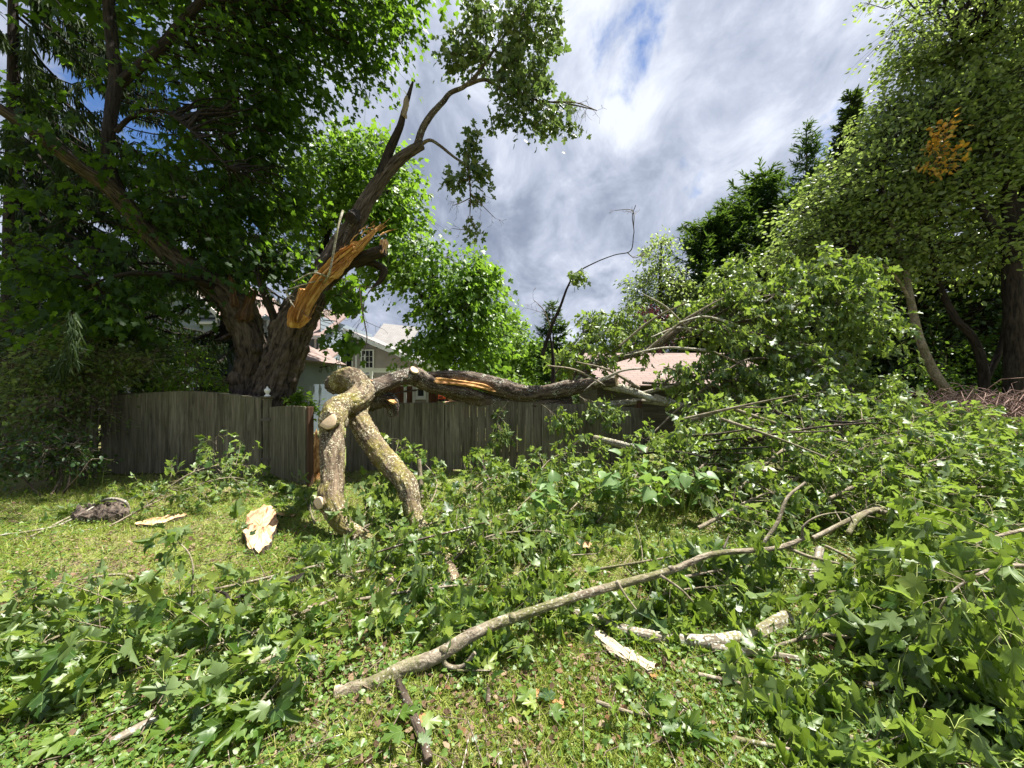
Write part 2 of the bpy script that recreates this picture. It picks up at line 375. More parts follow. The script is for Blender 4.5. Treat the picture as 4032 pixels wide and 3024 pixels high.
MT = {}
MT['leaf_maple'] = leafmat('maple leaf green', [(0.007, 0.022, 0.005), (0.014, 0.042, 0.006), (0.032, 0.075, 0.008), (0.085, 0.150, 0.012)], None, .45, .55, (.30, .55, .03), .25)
MT['leaf_fallen'] = leafmat('cut maple leaf green', [(0.018, 0.050, 0.014), (0.048, 0.105, 0.014), (0.110, 0.175, 0.020), (0.215, 0.265, 0.045)], (0.13, 0.19, 0.065), .36, .44, (.40, .58, .05), .5, .6)
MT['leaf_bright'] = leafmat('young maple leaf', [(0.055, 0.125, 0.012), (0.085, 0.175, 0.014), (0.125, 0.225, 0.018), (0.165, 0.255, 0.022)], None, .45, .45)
MT['leaf_right'] = leafmat('narrow leaf green', [(0.040, 0.080, 0.020), (0.090, 0.150, 0.030), (0.160, 0.220, 0.045), (0.240, 0.290, 0.060)], (0.20, .25, .11), .48, .42, (.42, .58, .08))
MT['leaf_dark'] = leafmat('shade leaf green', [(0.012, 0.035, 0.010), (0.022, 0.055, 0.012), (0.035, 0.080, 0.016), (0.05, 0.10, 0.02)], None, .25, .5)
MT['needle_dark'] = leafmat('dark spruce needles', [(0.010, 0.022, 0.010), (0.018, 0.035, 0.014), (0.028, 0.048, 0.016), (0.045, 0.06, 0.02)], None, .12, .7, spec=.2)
MT['needle'] = leafmat('hemlock needles', [(0.014, 0.038, 0.018), (0.026, 0.062, 0.022), (0.042, 0.088, 0.026), (0.06, 0.11, 0.03)], None, .18, .65, spec=.25)
MT['leaf_purple'] = leafmat('purple leaf', [(0.018, 0.006, 0.012), (0.035, 0.010, 0.018), (0.05, 0.016, 0.02)], None, .25, .5, (0.2, .03, .05))
MT['leaf_orange'] = leafmat('turned orange leaf', [(0.55, 0.27, 0.03), (0.62, 0.36, 0.04), (0.60, 0.42, 0.08)], None, .4, .5, (.7, .35, .05))
MT['leaf_tan'] = leafmat('dead tan leaf', [(0.20, 0.12, 0.05), (0.30, 0.19, 0.08), (0.36, 0.24, 0.10)], None, .3, .7, (.4, .25, .1))
MT['litter'] = leafmat('dead leaf litter', [(0.05, 0.028, 0.018), (0.10, 0.058, 0.036), (0.17, 0.11, 0.07), (0.30, 0.22, 0.15), (.16, .07, .035)], None, .15, .8, (.3, .15, .08), .2)
MT['grass'] = leafmat('lawn grass', [(0.09, 0.15, 0.014), (0.16, 0.235, 0.022), (0.24, 0.30, 0.04), (0.34, 0.36, 0.09), (.42, .38, .18)], None, .35, .5, (.4, .5, .08), .3)
MT['clover'] = leafmat('clover green', [(0.06, 0.12, 0.02), (0.10, 0.18, 0.03), (0.16, 0.24, 0.05)], None, .35, .45)
MT['petiole'] = plain('leaf stalk', (0.30, 0.36, 0.08), .5)
MT['bark_trunk'] = barkmat('furrowed maple bark', (0.014, 0.010, 0.008), (0.15, 0.12, 0.095), 24, .0, .0, bs=1.0)
MT['bark_limb'] = barkmat('limb bark', (0.008, 0.006, 0.005), (0.050, 0.040, 0.033), 26, .0, .0)
MT['bark_mossy'] = barkmat('mossy lichen bark', (0.045, 0.032, 0.02), (0.22, 0.165, 0.11), 26, .68, .40, (0.18, 0.16, 0.03), lcol=(0.42, 0.40, 0.28))
MT['bark_pale'] = barkmat('pale lichen bark', (0.12, 0.10, 0.07), (0.36, 0.32, 0.25), 26, .3, .8, (.20, .20, .06))
MT['bark_grey'] = barkmat('grey smooth bark', (0.12, 0.095, 0.065), (0.37, 0.32, 0.24), 34, .55, .12, (0.10, .11, .03), .9, .45, lcol=(.33, .31, .25))
MT['bark_brown'] = barkmat('dark brown bark', (0.022, 0.016, 0.012), (0.15, 0.115, 0.085), 22, .0, .12)
MT['twig'] = barkmat('twig bark', (0.07, 0.05, 0.035), (0.24, 0.19, 0.14), 20, 0, .1, bs=.3)
MT['skin'] = plain('suntanned skin', (0.55, 0.33, 0.22), .5, .08)
MT['shirt'] = plain('grey t shirt cloth', (0.22, 0.25, 0.29), .9, .1)
MT['denim'] = plain('dark work trousers', (0.04, 0.05, 0.08), .9)
MT['hair'] = plain('dark hair', (0.03, 0.02, 0.015), .6)
MT['glove'] = plain('green work glove', (0.20, 0.32, 0.10), .8)
MT['orange'] = plain('orange plastic', (0.75, 0.13, 0.04), .35, .05)
MT['black'] = plain('black plastic', (0.02, 0.02, 0.02), .4)
MT['leaf_heart'] = leafmat('pale heart leaf', [(0.06, 0.13, 0.04), (0.11, 0.20, 0.06), (0.17, 0.27, 0.09)], (0.2, .28, .12), .4, .45)
MT['leaf_rust'] = leafmat('rust leaf', [(0.36, 0.12, 0.04), (0.45, 0.2, 0.08)], None, .2, .7, (.4, .2, .1))
MT['bark_pink'] = barkmat('dry twig bark', (0.14, 0.085, 0.07), (0.36, 0.25, 0.21), 20, 0, 0, bs=.3)
MT['cut'] = ringmat('fresh cut wood', (0.66, 0.50, 0.33), (0.52, 0.36, 0.21))
MT['torn'] = woodmat('torn orange heartwood', [(0.12, 0.045, 0.015), (0.38, 0.17, 0.045), (0.60, 0.34, 0.11), (0.72, 0.50, 0.22)])
MT['slab'] = woodmat('pale split wood', [(0.22, 0.10, 0.05), (0.42, 0.23, 0.12), (0.56, 0.38, 0.21), (.62, .48, .30)])
MT['splint'] = woodmat('weathered split wood', [(0.12, 0.085, 0.06), (0.26, 0.20, 0.14), (0.42, 0.34, 0.22)])
MT['plank'] = woodmat('pale split plank', [(0.20, 0.15, 0.10), (0.42, 0.35, 0.25), (0.62, 0.54, 0.40)])
MT['fence'] = boardmat('weathered fence boards', [(0.060, 0.054, 0.038), (0.16, 0.145, 0.105), (0.29, 0.265, 0.20)])
MT['fence_red'] = boardmat('stained brown post', [(0.05, 0.028, 0.018), (0.10, 0.055, 0.035), (0.15, 0.09, 0.06)], mossamt=.1)
MT['cedar'] = boardmat('red cedar board', [(0.10, 0.045, 0.03), (0.17, 0.08, 0.05), (0.23, 0.12, 0.08)], mossamt=.05)
MT['leaf_tip'] = leafmat('dusty green maple leaf', [(0.022, 0.048, 0.016), (0.044, 0.084, 0.022), (0.080, 0.130, 0.030), (0.14, 0.19, 0.04)], (0.14, .18, .07), .30, .45, (.22, .36, .06), .35)
MT['grey_boards'] = boardmat('grey weathered siding', [(0.035, 0.033, 0.032), (0.075, 0.070, 0.065), (0.13, 0.12, 0.11)], mossamt=.2, vertical=False)
MT['blue'] = sidingmat('blue grey siding paint', (0.20, 0.245, 0.28))
MT['blue_v'] = sidingmat('slate blue shed paint', (0.09, 0.115, 0.14), vertical=True)
MT['beige'] = sidingmat('warm grey siding', (0.34, 0.30, 0.29))
MT['white'] = plain('white trim paint', (0.74, 0.74, 0.73), .5, .06)
MT['shingle'] = shinglemat('pinkish roof shingles', [(0.21, 0.145, 0.125), (0.26, 0.19, 0.165), (0.18, 0.14, 0.125)])
MT['shingle_grey'] = shinglemat('grey roof shingles', [(0.20, 0.19, 0.185), (0.25, 0.24, 0.23), (.17, .165, .16)])
MT['glass'] = plain('window glass', (0.02, 0.023, 0.028), .22, .3, 1.0, spec=.25)
MT['rot'] = woodmat('old hollow wood', [(0.02, 0.010, 0.006), (0.09, 0.045, 0.022), (0.24, 0.13, 0.06)])
MT['hinge'] = plain('rusty dark hinge', (0.10, 0.085, 0.07), .7)
MT['metal'] = plain('grey sheet metal', (0.30, 0.33, 0.36), .4, .1, metal=.6)
# ---------------------------------------------------------------- leaves
def half(pts):                           # mirror a half outline, base to tip
    p = np.array(pts, float); l = p[::-1].copy(); l[:, 0] *= -1
    l = l[np.abs(l[:, 0]) > 1e-6]; return np.vstack([p, l])
def template(out, centre=(0, .28), droop=.28, fold=.10):
    o = np.vstack([out, [centre]]); x, y = o[:, 0], o[:, 1]
    z = -droop * ((y - .3) ** 2 * (y > .3) + .8 * x ** 2) + fold * np.abs(x)
    v = np.stack([x, y, z], -1); k = len(out); a = np.arange(k)
    return v, np.stack([a, (a + 1) % k, np.full(k, k)], -1)
T_HI = template(half([(0, .02), (.10, -.07), (.34, -.05), (.31, .10), (.43, .14), (.60, .34), (.44, .38), (.40, .56), (.30, .49), (.19, .46), (.22, .64), (.31, .72), (.19, .76), (.12, .86), (0, 1.02)]))
T_MID = template(half([(0, 0), (.34, -.05), (.29, .13), (.60, .34), (.38, .50), (.20, .47), (.27, .73), (0, 1.0)]))
T_LO = template(half([(0, 0), (.36, .0), (.56, .36), (.22, .46), (0, 1.0)]), (0, .35))
T_OV = template(half([(0, 0), (.2, .18), (.27, .45), (.17, .75), (0, 1.0)]), (0, .45), .2, .15)
T_HEART = template(half([(0, .08), (.18, -.06), (.40, .05), (.50, .30), (.40, .58), (.18, .85), (0, 1.05)]), (0, .35), .18, .22)
def flat_tri():
    v = np.array([(-.5, 0, 0), (.5, 0, 0), (.35, .7, -.05), (0, 1, -.12), (-.35, .7, -.05)], float); return v, np.array([[0, 1, 2], [0, 2, 3], [0, 3, 4]])
T_BLADE = flat_tri()
def leaves(g, T, P, F, Nn, size, rnd=None, width=1.0, wilt=0.0):
    # P positions (n,3), F pointing direction of the midrib, Nn approximate upper side
    tv, tf = T; n = len(P)
    if n == 0: return
    F = nrm(F); Rr = nrm(np.cross(F, Nn)); Nn = np.cross(Rr, F)
    size = np.broadcast_to(np.asarray(size, float), (n,))
    curl = rng.uniform(.2, 2.6, n)[:, None]; wd = rng.uniform(.8, 1.1, n)[:, None] * width
    tw = rng.uniform(-.25, .25, n)[:, None]
    wl = wilt * rng.random((n, 1)); wd = wd * (1 - .55 * wl)
    x = tv[None, :, 0] * wd; y = tv[None, :, 1] * np.ones((n, 1)); z = tv[None, :, 2] * curl + tw * x * y + wl * 1.0 * np.abs(x) - wl * .35 * np.maximum(y - .5, 0)
    ph = rng.uniform(0, 6.3, (n, 1)); fx = rng.uniform(3, 9, (n, 1)); z = z + rng.uniform(.0, .09, (n, 1)) * np.sin(fx * x + ph) * np.sin(fx * .8 * y + ph * 1.7)
    v = P[:, None, :] + (x[..., None] * Rr[:, None, :] + y[..., None] * F[:, None, :] + z[..., None] * Nn[:, None, :]) * size[:, None, None]
    k = len(tv); Fc = (tf[None] + (np.arange(n) * k)[:, None, None]).reshape(-1, tf.shape[1])
    if rnd is None: rnd = rng.random(n)
    lb = np.broadcast_to(tv[None], (n, k, 3)).copy(); lb[..., 2] = (rnd * 17)[:, None]; lb[..., 1] += .0
    g.add(v, Fc, lb, np.repeat(rnd, k))
def rdir(n, zscale=1.0):
    d = rng.standard_normal((n, 3)); d[:, 2] *= zscale; return nrm(d)

# ---------------------------------------------------------------- a leafy branch: stem, twigs, stalks, leaves
def twigset(path, r, n, length, t0=.12, spread=.9, droop=.35, flat=.5, k=6):
    C = catmull(path, 40); T = nrm(np.gradient(C, axis=0)); t = np.sort(rng.uniform(t0, 1.0, n)); t[-max(1, n // 10):] = 1.0
    i = np.minimum((t * 39).astype(int), 39); p = C[i]; tan = T[i]
    side = rdir(n, flat); side = nrm(side - tan * np.sum(side * tan, -1, keepdims=True))
    d = nrm(tan * rng.uniform(.25, .9, (n, 1)) + side * spread)
    Ln = length * (1.15 - .55 * t) * rng.uniform(.5, 1.2, n)
    u = np.linspace(0, 1, k)[None, :, None]
    bend = rdir(n) * .18
    P = p[:, None, :] + d[:, None, :] * u * Ln[:, None, None] + bend[:, None, :] * (u ** 2) * Ln[:, None, None]
    P[..., 2] -= droop * (u[..., 0] ** 2) * Ln[:, None]
    return C, P, Ln
def clampground(P, up=0.015):
    h = gh(P[..., 0], P[..., 1]) + up; P[..., 2] = np.maximum(P[..., 2], h); return P
def leafcloud(g, gp, tw, per, size, T, droop=.6, petiole=True, ground=False, upness=.6, start=.25, szvar=.5, pr=.0014, rr=None, out=.6):
    m, k, _ = tw.shape; u = np.clip(rng.uniform(start, 1.08, (m, per)), 0, 1) * (k - 1)
    i = np.minimum(u.astype(int), k - 2); f = (u - i)[..., None]
    a = np.take_along_axis(tw, i[..., None], 1); b = np.take_along_axis(tw, (i + 1)[..., None], 1)
    p = (a * (1 - f) + b * f).reshape(-1, 3); tg = nrm(b - a).reshape(-1, 3)
    n = len(p); sz = size * rng.uniform(1 - szvar, 1 + szvar, n)
    sd = rdir(n); od = nrm(tg * .5 + sd * out + np.array([0, 0, .25]))
    pl = sz * rng.uniform(.35, .95, n)
    q = p + od * pl[:, None]; q[:, 2] -= pl * .25 * droop
    if ground: q = clampground(q, .02)
    F = nrm(od * .8 + rdir(n) * .5 + np.array([0, 0, -1.0]) * droop * rng.uniform(.1, 2.4, (n, 1)))
    if ground:
        low = (q[:, 2] - gh(q[:, 0], q[:, 1])) < .10; F[low, 2] = np.abs(F[low, 2]) * .3; F = nrm(F)
    Nn = nrm(np.array([0, 0, 1.0]) * upness + rdir(n) * .85); Nn = Nn * np.where(rng.random((n, 1)) < .25, -1, 1)
    leaves(g, T, q, F, Nn, sz, rr if rr is None else rng.uniform(rr[0], rr[1], n), wilt=1.0)
    if petiole and gp is not None:
        mid = (p + q) / 2 + np.array([0, 0, 1]) * (pl * .12)[:, None]
        gp.m = 1; tubes(gp, np.stack([p, mid, q], 1), np.full((n, 3), pr), 3); gp.m = 0
def branch(name, path, r0, r1, label, cat='branch', group=None, n=24, length=.6, per=9, size=.12, T=T_MID, lm='leaf_fallen', bm='bark_grey', ground=True,
           droop=.6, flat=.5, spread=.9, tdroop=.3, petiole=True, t0=.12, sides=8, upness=.6, lump=.05, sub=0, cutend=False, root=None):
    C0 = catmull(path, max(12, 6 * len(path)))
    if root is None: root = thing(name, C0[0], label, cat, group)
    g = Geo(); rad = np.linspace(r0, r1, len(C0))
    tube(g, C0, rad, sides, rough=.03, lump=lump, seed=rng.uniform(0, 9))
    C, tw, Ln = twigset(path, r0, n, length, t0, spread, tdroop, flat)
    if sub:
        subs = []
        for a in tw:
            _, s2, _ = twigset(a, .003, sub, length * .45, .2, 1.0, tdroop, .6, 5); subs.append(s2)
        s2 = np.concatenate(subs); 
        if ground: s2 = clampground(s2)
        tubes(g, s2, np.tile(np.linspace(.0028, .0014, s2.shape[1]), (len(s2), 1)), 3)
    if ground: tw = clampground(tw)
    rt = np.clip(Ln * .010, .002, max(.0025, r0 * .45)); tubes(g, tw, rt[:, None] * np.linspace(1, .35, tw.shape[1])[None], 4)
    g.build('stem', MT[bm], root)
    gl = Geo(); gp = gl if petiole else None
    leafcloud(gl, gp, tw, per, size, T, droop, petiole, ground, upness)
    if sub: leafcloud(gl, gp, s2, max(2, per // 3), size * .9, T, droop, petiole, ground, upness)
    gl.build('leaves', MT[lm], root, smooth=True, mats=[MT['petiole']])
    if cutend: disc(root, C0[0], C0[0] - C0[1], r0 * .97, 'cut_end')
    return root
def disc(root, c, nrml, r, name='cut_end', mat='cut', oval=1.0, sides=28, proud=.006, label=None):
    nv = Vector([float(q) for q in nrml]).normalized(); q = nv.to_track_quat('Z', 'Y').to_matrix()
    th = np.linspace(0, 2 * math.pi, sides, endpoint=False); rr = r * (1 + .035 * np.sin(3 * th + r * 50) + .02 * np.sin(7 * th))
    v = []; bk = []
    for f, zq in ((0.0, proud + r * .03), (.5, proud + r * .02), (.93, proud), (1.0, proud * .4), (1.0, -.02)):
        v.append(np.stack([np.cos(th) * rr * f, np.sin(th) * rr * f * oval, np.full(sides, zq)], -1)); bk.append(np.stack([np.cos(th) * r * f, np.sin(th) * r * f * oval, np.zeros(sides)], -1))
    v = np.concatenate(v) @ np.array(q).T + np.asarray(c, float); n = 5
    i = np.arange(n - 1)[:, None] * sides; j = np.arange(sides)[None]; j2 = (j + 1) % sides
    g = Geo(); g.add(v, np.stack([i + j, i + sides + j, i + sides + j2, i + j2], -1).reshape(-1, 4), np.concatenate(bk))
    o = g.build(name, MT[mat], root)
    if label: o['label'] = label
    return o

# ---------------------------------------------------------------- trees
def connect(g, skel, targets, r0=.02, r1=.004, sag=.1, sides=4, k=7):
    # a limb from the nearest lower place on the skeleton out to each clump
    sk = np.asarray(skel); out = []
    for t in targets:
        d = sk - t; dist = np.linalg.norm(d, axis=1) + .6 * np.maximum(0, sk[:, 2] - t[2])
        a = sk[np.argmin(dist)]; u = np.linspace(0, 1, k)[:, None]; L_ = np.linalg.norm(t - a)
        P = a * (1 - u) + t * u; P[:, 2] += np.sin(u[:, 0] * math.pi) * sag * L_
        P[1:-1] += rng.standard_normal((k - 2, 3)) * .03 * L_; out.append(P)
    out = np.array(out); Ls = np.linalg.norm(out[:, -1] - out[:, 0], axis=1)
    rr = np.clip(Ls * .012, r1 * 1.5, r0)
    tubes(g, out, rr[:, None] * np.linspace(1, .3, k)[None], sides)
    return out
def crown(root, skel, blobs, leafsize, T=T_LO, lm='leaf_maple', bm='bark_limb', per=26, cl=.55, flat=.38, droop=.35, name='crown', upness=.8, connectr=.03, rr=None, smooth=True, shell=.45, twigs=True, bname='twigs', ragged=.35):
    gl = Geo(); gb = Geo(); cs = []
    for (c, rad, n) in blobs:
        d = rdir(n); u = rng.uniform(shell, 1.0, n) ** (1 / 1.5) * (1 + ragged * rng.random(n) ** 4)
        P = np.asarray(c, float) + d * u[:, None] * np.asarray(rad, float)
        cs.append(P)
    cs = np.concatenate(cs)
    cs = cs[cs[:, 2] > .5]
    if twigs: connect(gb, skel, cs, connectr, .004)
    m = len(cs); base = np.array(sk_centroid(skel))
    od = nrm((cs - base) * np.array([1, 1, .35]) + rdir(m) * .5)
    # every clump is a small flattened spray of leaves that reaches outward and hangs at its edge
    per_ = rng.poisson(per, m); idx = np.repeat(np.arange(m), per_); n = len(idx)
    q = np.clip(rng.standard_normal((n, 3)), -1.7, 1.7) * np.array([cl, cl, cl * flat]) * rng.uniform(.6, 1.25, m)[idx][:, None]
    q[:, 2] -= .35 * (q[:, 0] ** 2 + q[:, 1] ** 2) / cl
    P = cs[idx] + q; F = nrm(od[idx] * .7 + q * .7 + rdir(n) * .6 - np.array([0, 0, 1]) * droop)
    Nn = nrm(np.array([0, 0, 1.0]) * upness + rdir(n) * .6)
    shade_ = np.clip(rng.random(m)[idx] * .55 + rng.random(n) * .5, 0, 1)
    if rr: shade_ = rr[0] + shade_ * (rr[1] - rr[0])
    leaves(gl, T, P, F, Nn, leafsize * rng.uniform(.65, 1.25, n), shade_)
    gl.build(name, MT[lm], root, smooth)
    if twigs:                       # fine shoots from the heart of every spray out to its leaves
        pick = np.nonzero(rng.random(n) < .22)[0]; a0 = cs[idx[pick]]; b0 = P[pick]; md = (a0 + b0) / 2 + np.array([0, 0, .03])
        tubes(gb, np.stack([a0, md, b0], 1), np.tile([.005, .004, .002], (len(pick), 1)), 3)
        gb.build(bname, MT[bm], root)
    return cs
def sk_centroid(s): return np.mean(np.asarray(s), axis=0)

def conifer(root, base, h, rad, nb, lm='needle', bm='bark_brown', droop=.25, z0=.12, spray=.30, dens=26, lean=(0, 0), hang=0.0, uptip=.1, top=.6, trunk_r=None, wid=.05, azr=None, power=.85, ragged=.25, bare=.0, tname='trunk', bthick=.014):
    base = np.asarray(base, float); r = trunk_r or h * .017
    tip = base + np.array([lean[0], lean[1], h]); C = catmull([base, (base + tip) / 2 + np.array([.05, 0, 0]), tip], 16)
    g = Geo(); tube(g, C, np.linspace(r, .015, 16), 9, rough=.05); 
    t = np.sort(rng.uniform(z0, .99, nb)); az = rng.uniform(0, 2 * math.pi, nb) if azr is None else rng.uniform(azr[0], azr[1], nb)
    Ln = rad * np.clip((1 - t) / (1 - z0), .02, 1) ** power * rng.uniform(1 - ragged, 1 + ragged, nb) + .12
    p = base + (tip - base) * t[:, None]; k = 9; u = np.linspace(0, 1, k)[None, :, None]
    d = np.stack([np.cos(az), np.sin(az), np.zeros(nb)], -1)
    B = p[:, None, :] + d[:, None, :] * u * Ln[:, None, None]
    up = (top * t ** 2 - droop)[:, None]
    B[..., 2] += (up * u[..., 0] + uptip * u[..., 0] ** 2.5 - .12 * np.sin(u[..., 0] * math.pi)) * Ln[:, None]
    B[:, 1:] += np.cumsum(rng.standard_normal((nb, k - 1, 3)) * [.02, .02, .012], 1) * Ln[:, None, None]
    tubes(g, B, np.clip(Ln * bthick, .006, .06)[:, None] * np.linspace(1, .25, k)[None], 4)
    g.build(tname, MT[bm], root)
    # side shoots carry the needles: narrow tapering blades, many to a branch
    gl = Geo(); per = np.maximum(4, (Ln * dens).astype(int)); idx = np.repeat(np.arange(nb), per); n = len(idx)
    s = rng.uniform(bare, 1.0, n) ** .8 * (k - 1); i = np.minimum(s.astype(int), k - 2); f = (s - i)[:, None]
    a = B[idx, i]; b = B[idx, i + 1]; P = a * (1 - f) + b * f; tan = nrm(b - a)
    side = np.cross(tan, np.array([0, 0, 1.0])) * rng.choice([-1, 1], n)[:, None]
    F = nrm(tan * rng.uniform(.3, 1.1, (n, 1)) + side * rng.uniform(.2, 1.1, (n, 1)) + rdir(n) * .25 + np.array([0, 0, -1.0]) * hang * rng.uniform(.5, 2.0, (n, 1)))
    ls = spray * rng.uniform(.5, 1.3, n) * (1.05 - .5 * s / (k - 1))
    P = P + rdir(n) * .04
    Nn = nrm(np.array([0, 0, 1.0]) + rdir(n) * .6)
    leaves(gl, T_BLADE, P, F, Nn, ls, np.clip(rng.random(nb)[idx] * .6 + rng.random(n) * .4, 0, 1), width=wid / spray)
    sp2 = rng.random(n) < .75
    q = P[sp2] + F[sp2] * (ls[sp2] * .45)[:, None]; m = len(q)
    leaves(gl, T_BLADE, q, nrm(F[sp2] + rdir(m) * .9), Nn[sp2], ls[sp2] * .55, rng.random(m), width=wid / spray * 1.5)
    gl.build('foliage', MT[lm], root, False)
# ================================================================ THE SETTING
def axis(lo, hi, step, far):
    a = list(np.arange(lo, hi + 1e-6, step)); s = step
    while a[-1] < far: s *= 1.35; a.append(a[-1] + s)
    s = step; b = []
    x = lo
    while x > -far: s *= 1.35; x -= s; b.append(x)
    return np.array(b[::-1] + a)
def ground_mat():
    m, t, p, o = newmat('lawn soil and clippings')
    c_ = t.nodes.new('ShaderNodeTexCoord').outputs['Object']
    a = nz(t, c_, 1.1, 5, .6); b = nz(t, c_, 38, 5, .75); d = nz(t, c_, 6, 4, .6)
    soil = ramp(t, b, [(.3, (0.055, 0.036, 0.022)), (.5, (0.14, 0.095, 0.06)), (.62, (0.26, 0.19, 0.12)), (.75, (.40, .31, .2))])
    gr = ramp(t, b, [(.3, (0.045, 0.065, 0.014)), (.5, (0.14, 0.18, 0.03)), (.7, (0.27, 0.29, 0.08))])
    f = mapr(t, mth(t, 'ADD', mth(t, 'MULTIPLY', a, .6), mth(t, 'MULTIPLY', d, .4)), .46, .58)
    t.links.new(mixc(t, f, gr, soil), p.inputs['Base Color']); p.inputs['Roughness'].default_value = .95
    bump(t, p, b, .8, .03); return m
gx = axis(-13, 13, .13, 500); gy = axis(-1.5, 16, .13, 500)
X, Y = np.meshgrid(gx, gy, indexing='ij'); Z = gh(X, Y); P = np.stack([X, Y, Z], -1); nx, ny = X.shape
i = np.arange(nx - 1)[:, None] * ny; j = np.arange(ny - 1)[None]
g = Geo(); g.add(P, np.stack([i + j, i + ny + j, i + ny + j + 1, i + j + 1], -1).reshape(-1, 4)); tag(g.build('ground', ground_mat()), kind='structure')

def scatter(n, d0, d1, margin=1.08, power=1.0):
    D = d0 * (d1 / d0) ** rng.random(n); D = d0 + (D - d0) ** 1.0
    x = rng.uniform(-1.36, 1.36, n) * D * margin; return x, D
def patch(x, y, s=1.0):                  # where turf is thin, 0..1
    return .5 + .25 * np.sin(1.9 * x * s + 1.3 * np.sin(1.1 * y)) + .25 * np.sin(2.3 * y * s + 1.7 * np.sin(1.4 * x) + 2)
# grass blades
n = 380000; x, y = scatter(n, 1.25, 9.0); keep = rng.random(n) < (.25 + .75 * patch(x, y)) * np.clip(y / 3, .6, 1); x = x[keep]; y = y[keep]
keep = (y < 6.2) | (rng.random(len(x)) < .4); x = x[keep]; y = y[keep]; n = len(x)
P = np.stack([x, y, gh(x, y) - .004], -1); F = nrm(np.stack([rng.standard_normal(n) * .8, rng.standard_normal(n) * .8, rng.uniform(.25, 1.3, n)], -1))
g = Geo(); T_GR = (np.array([(-.5, 0, 0), (.5, 0, 0), (.32, .55, .03), (-.32, .55, .03), (0, 1, -.10)], float), np.array([[0, 1, 2], [0, 2, 3], [3, 2, 4]]))
cl = np.clip(rng.normal(.42, .22, n) + .25 * (1 - patch(x, y, .7)), 0, 1)
leaves(g, T_GR, P, F, rdir(n) + np.array([0, 0, .3]), rng.uniform(.025, .085, n) * (1 + .10 * y), cl, width=.075)
tag(g.build('grass', MT['grass'], None), 'short yellow green lawn grass between the cut branches', 'grass', kind='stuff')
# clover and creeping weeds
n = 80000; x, y = scatter(n, 1.25, 7.5); keep = rng.random(n) < patch(x + 3, y * 1.3, .9) ** 1.4; x = x[keep]; y = y[keep]; n = len(x)
P = np.stack([x, y, gh(x, y) + rng.uniform(.005, .05, n)], -1)
g = Geo(); leaves(g, T_HEART, P, nrm(rdir(n, .25)), nrm(rdir(n) * .5 + np.array([0, 0, 1])), rng.uniform(.012, .030, n) * (1 + .06 * y))
tag(g.build('clover', MT['clover'], None), 'small round clover leaves carpeting the lawn', 'clover', kind='stuff')
# dead leaves, chips of bark
n = 34000; x, y = scatter(n, 1.25, 8.5); 
cen = [G(2250, 2290), G(2500, 2400), G(1480, 2530), G(1180, 2080), G(950, 1960), G(3650, 2650), G(2450, 2650), G(1750, 2250), G(1350, 2200), G(1900, 2700), G(250, 2800), G(3700, 2800), G(60, 2010), G(500, 2250), G(150, 2330), G(800, 2150), G(1050, 2250), G(350, 2150)]
d = np.min(np.stack([np.hypot(x - c[0], (y - c[1]) * 1.2) for c in cen]), 0); keep = rng.random(n) < (.07 + 1.0 * np.exp(-(d / .42) ** 2)); x = x[keep]; y = y[keep]; n = len(x)
P = np.stack([x, y, gh(x, y) + rng.uniform(.008, .035, n)], -1)
g = Geo(); leaves(g, T_OV, P, nrm(rdir(n, .3)), nrm(rdir(n) * .8 + np.array([0, 0, 1])), rng.uniform(.015, .045, n), width=1.4)
tag(g.build('leaf_litter', MT['litter'], None), 'brown dead leaves and bark crumbs strewn over the lawn', 'leaf litter', kind='stuff')

# small dry twigs and slivers everywhere in the grass
n = 2600; x, y = scatter(n, 1.3, 8.5); P = np.stack([x, y, gh(x, y) + rng.uniform(.006, .05, n)], -1); dv = rdir(n, .18) * rng.uniform(.03, .22, (n, 1)); mid = P + dv * .5 + rng.standard_normal((n, 3)) * .008
g = Geo(); tubes(g, np.stack([P, mid, P + dv], 1), rng.uniform(.0012, .0038, (n, 1)) * np.array([[1, .9, .6]]), 4); tag(g.build('twig_litter', MT['twig'], None), 'tiny dry twigs and slivers scattered through the lawn', 'twig litter', kind='stuff')

# ================================================================ FENCE
def planks(g, x0, x1, y0, y1, top, w=.14, th=.02, gap=.003, bottom=.03, skip=()):
    L_ = math.hypot(x1 - x0, y1 - y0); n = int(L_ / w); a = math.atan2(y1 - y0, x1 - x0); ww = L_ / n
    nrmv = np.array([math.sin(a), -math.cos(a), 0])
    for k in range(n):
        if k in skip: continue
        u0, u1 = (k * ww + gap / 2) / L_, ((k + 1) * ww - gap / 2) / L_; r_ = rng.random()
        off = nrmv * rng.uniform(0, .008)
        A = np.array([x0 + (x1 - x0) * u0, y0 + (y1 - y0) * u0, 0]) + off; B = np.array([x0 + (x1 - x0) * u1, y0 + (y1 - y0) * u1, 0]) + off
        zt0, zt1 = top(u0), top(u1); zb = bottom + rng.uniform(-.015, .02)
        zm = (zt0 + zt1) / 2
        o = [A + [0, 0, zb], B + [0, 0, zb], B + [0, 0, zt1 - .004], (A + B) / 2 + [0, 0, zm], A + [0, 0, zt0 - .004]]
        prism(g, np.array(o), -nrmv * th, r_)
def rail(g, x0, x1, y0, y1, z, off=.045, s=(.04, .085), rnd=.5):
    a = math.atan2(y1 - y0, x1 - x0); L_ = math.hypot(x1 - x0, y1 - y0); n_ = np.array([-math.sin(a), math.cos(a)]) * off
    box(g, ((x0 + x1) / 2 + n_[0], (y0 + y1) / 2 + n_[1], z), (L_, s[0], s[1]), a, rnd, .004)
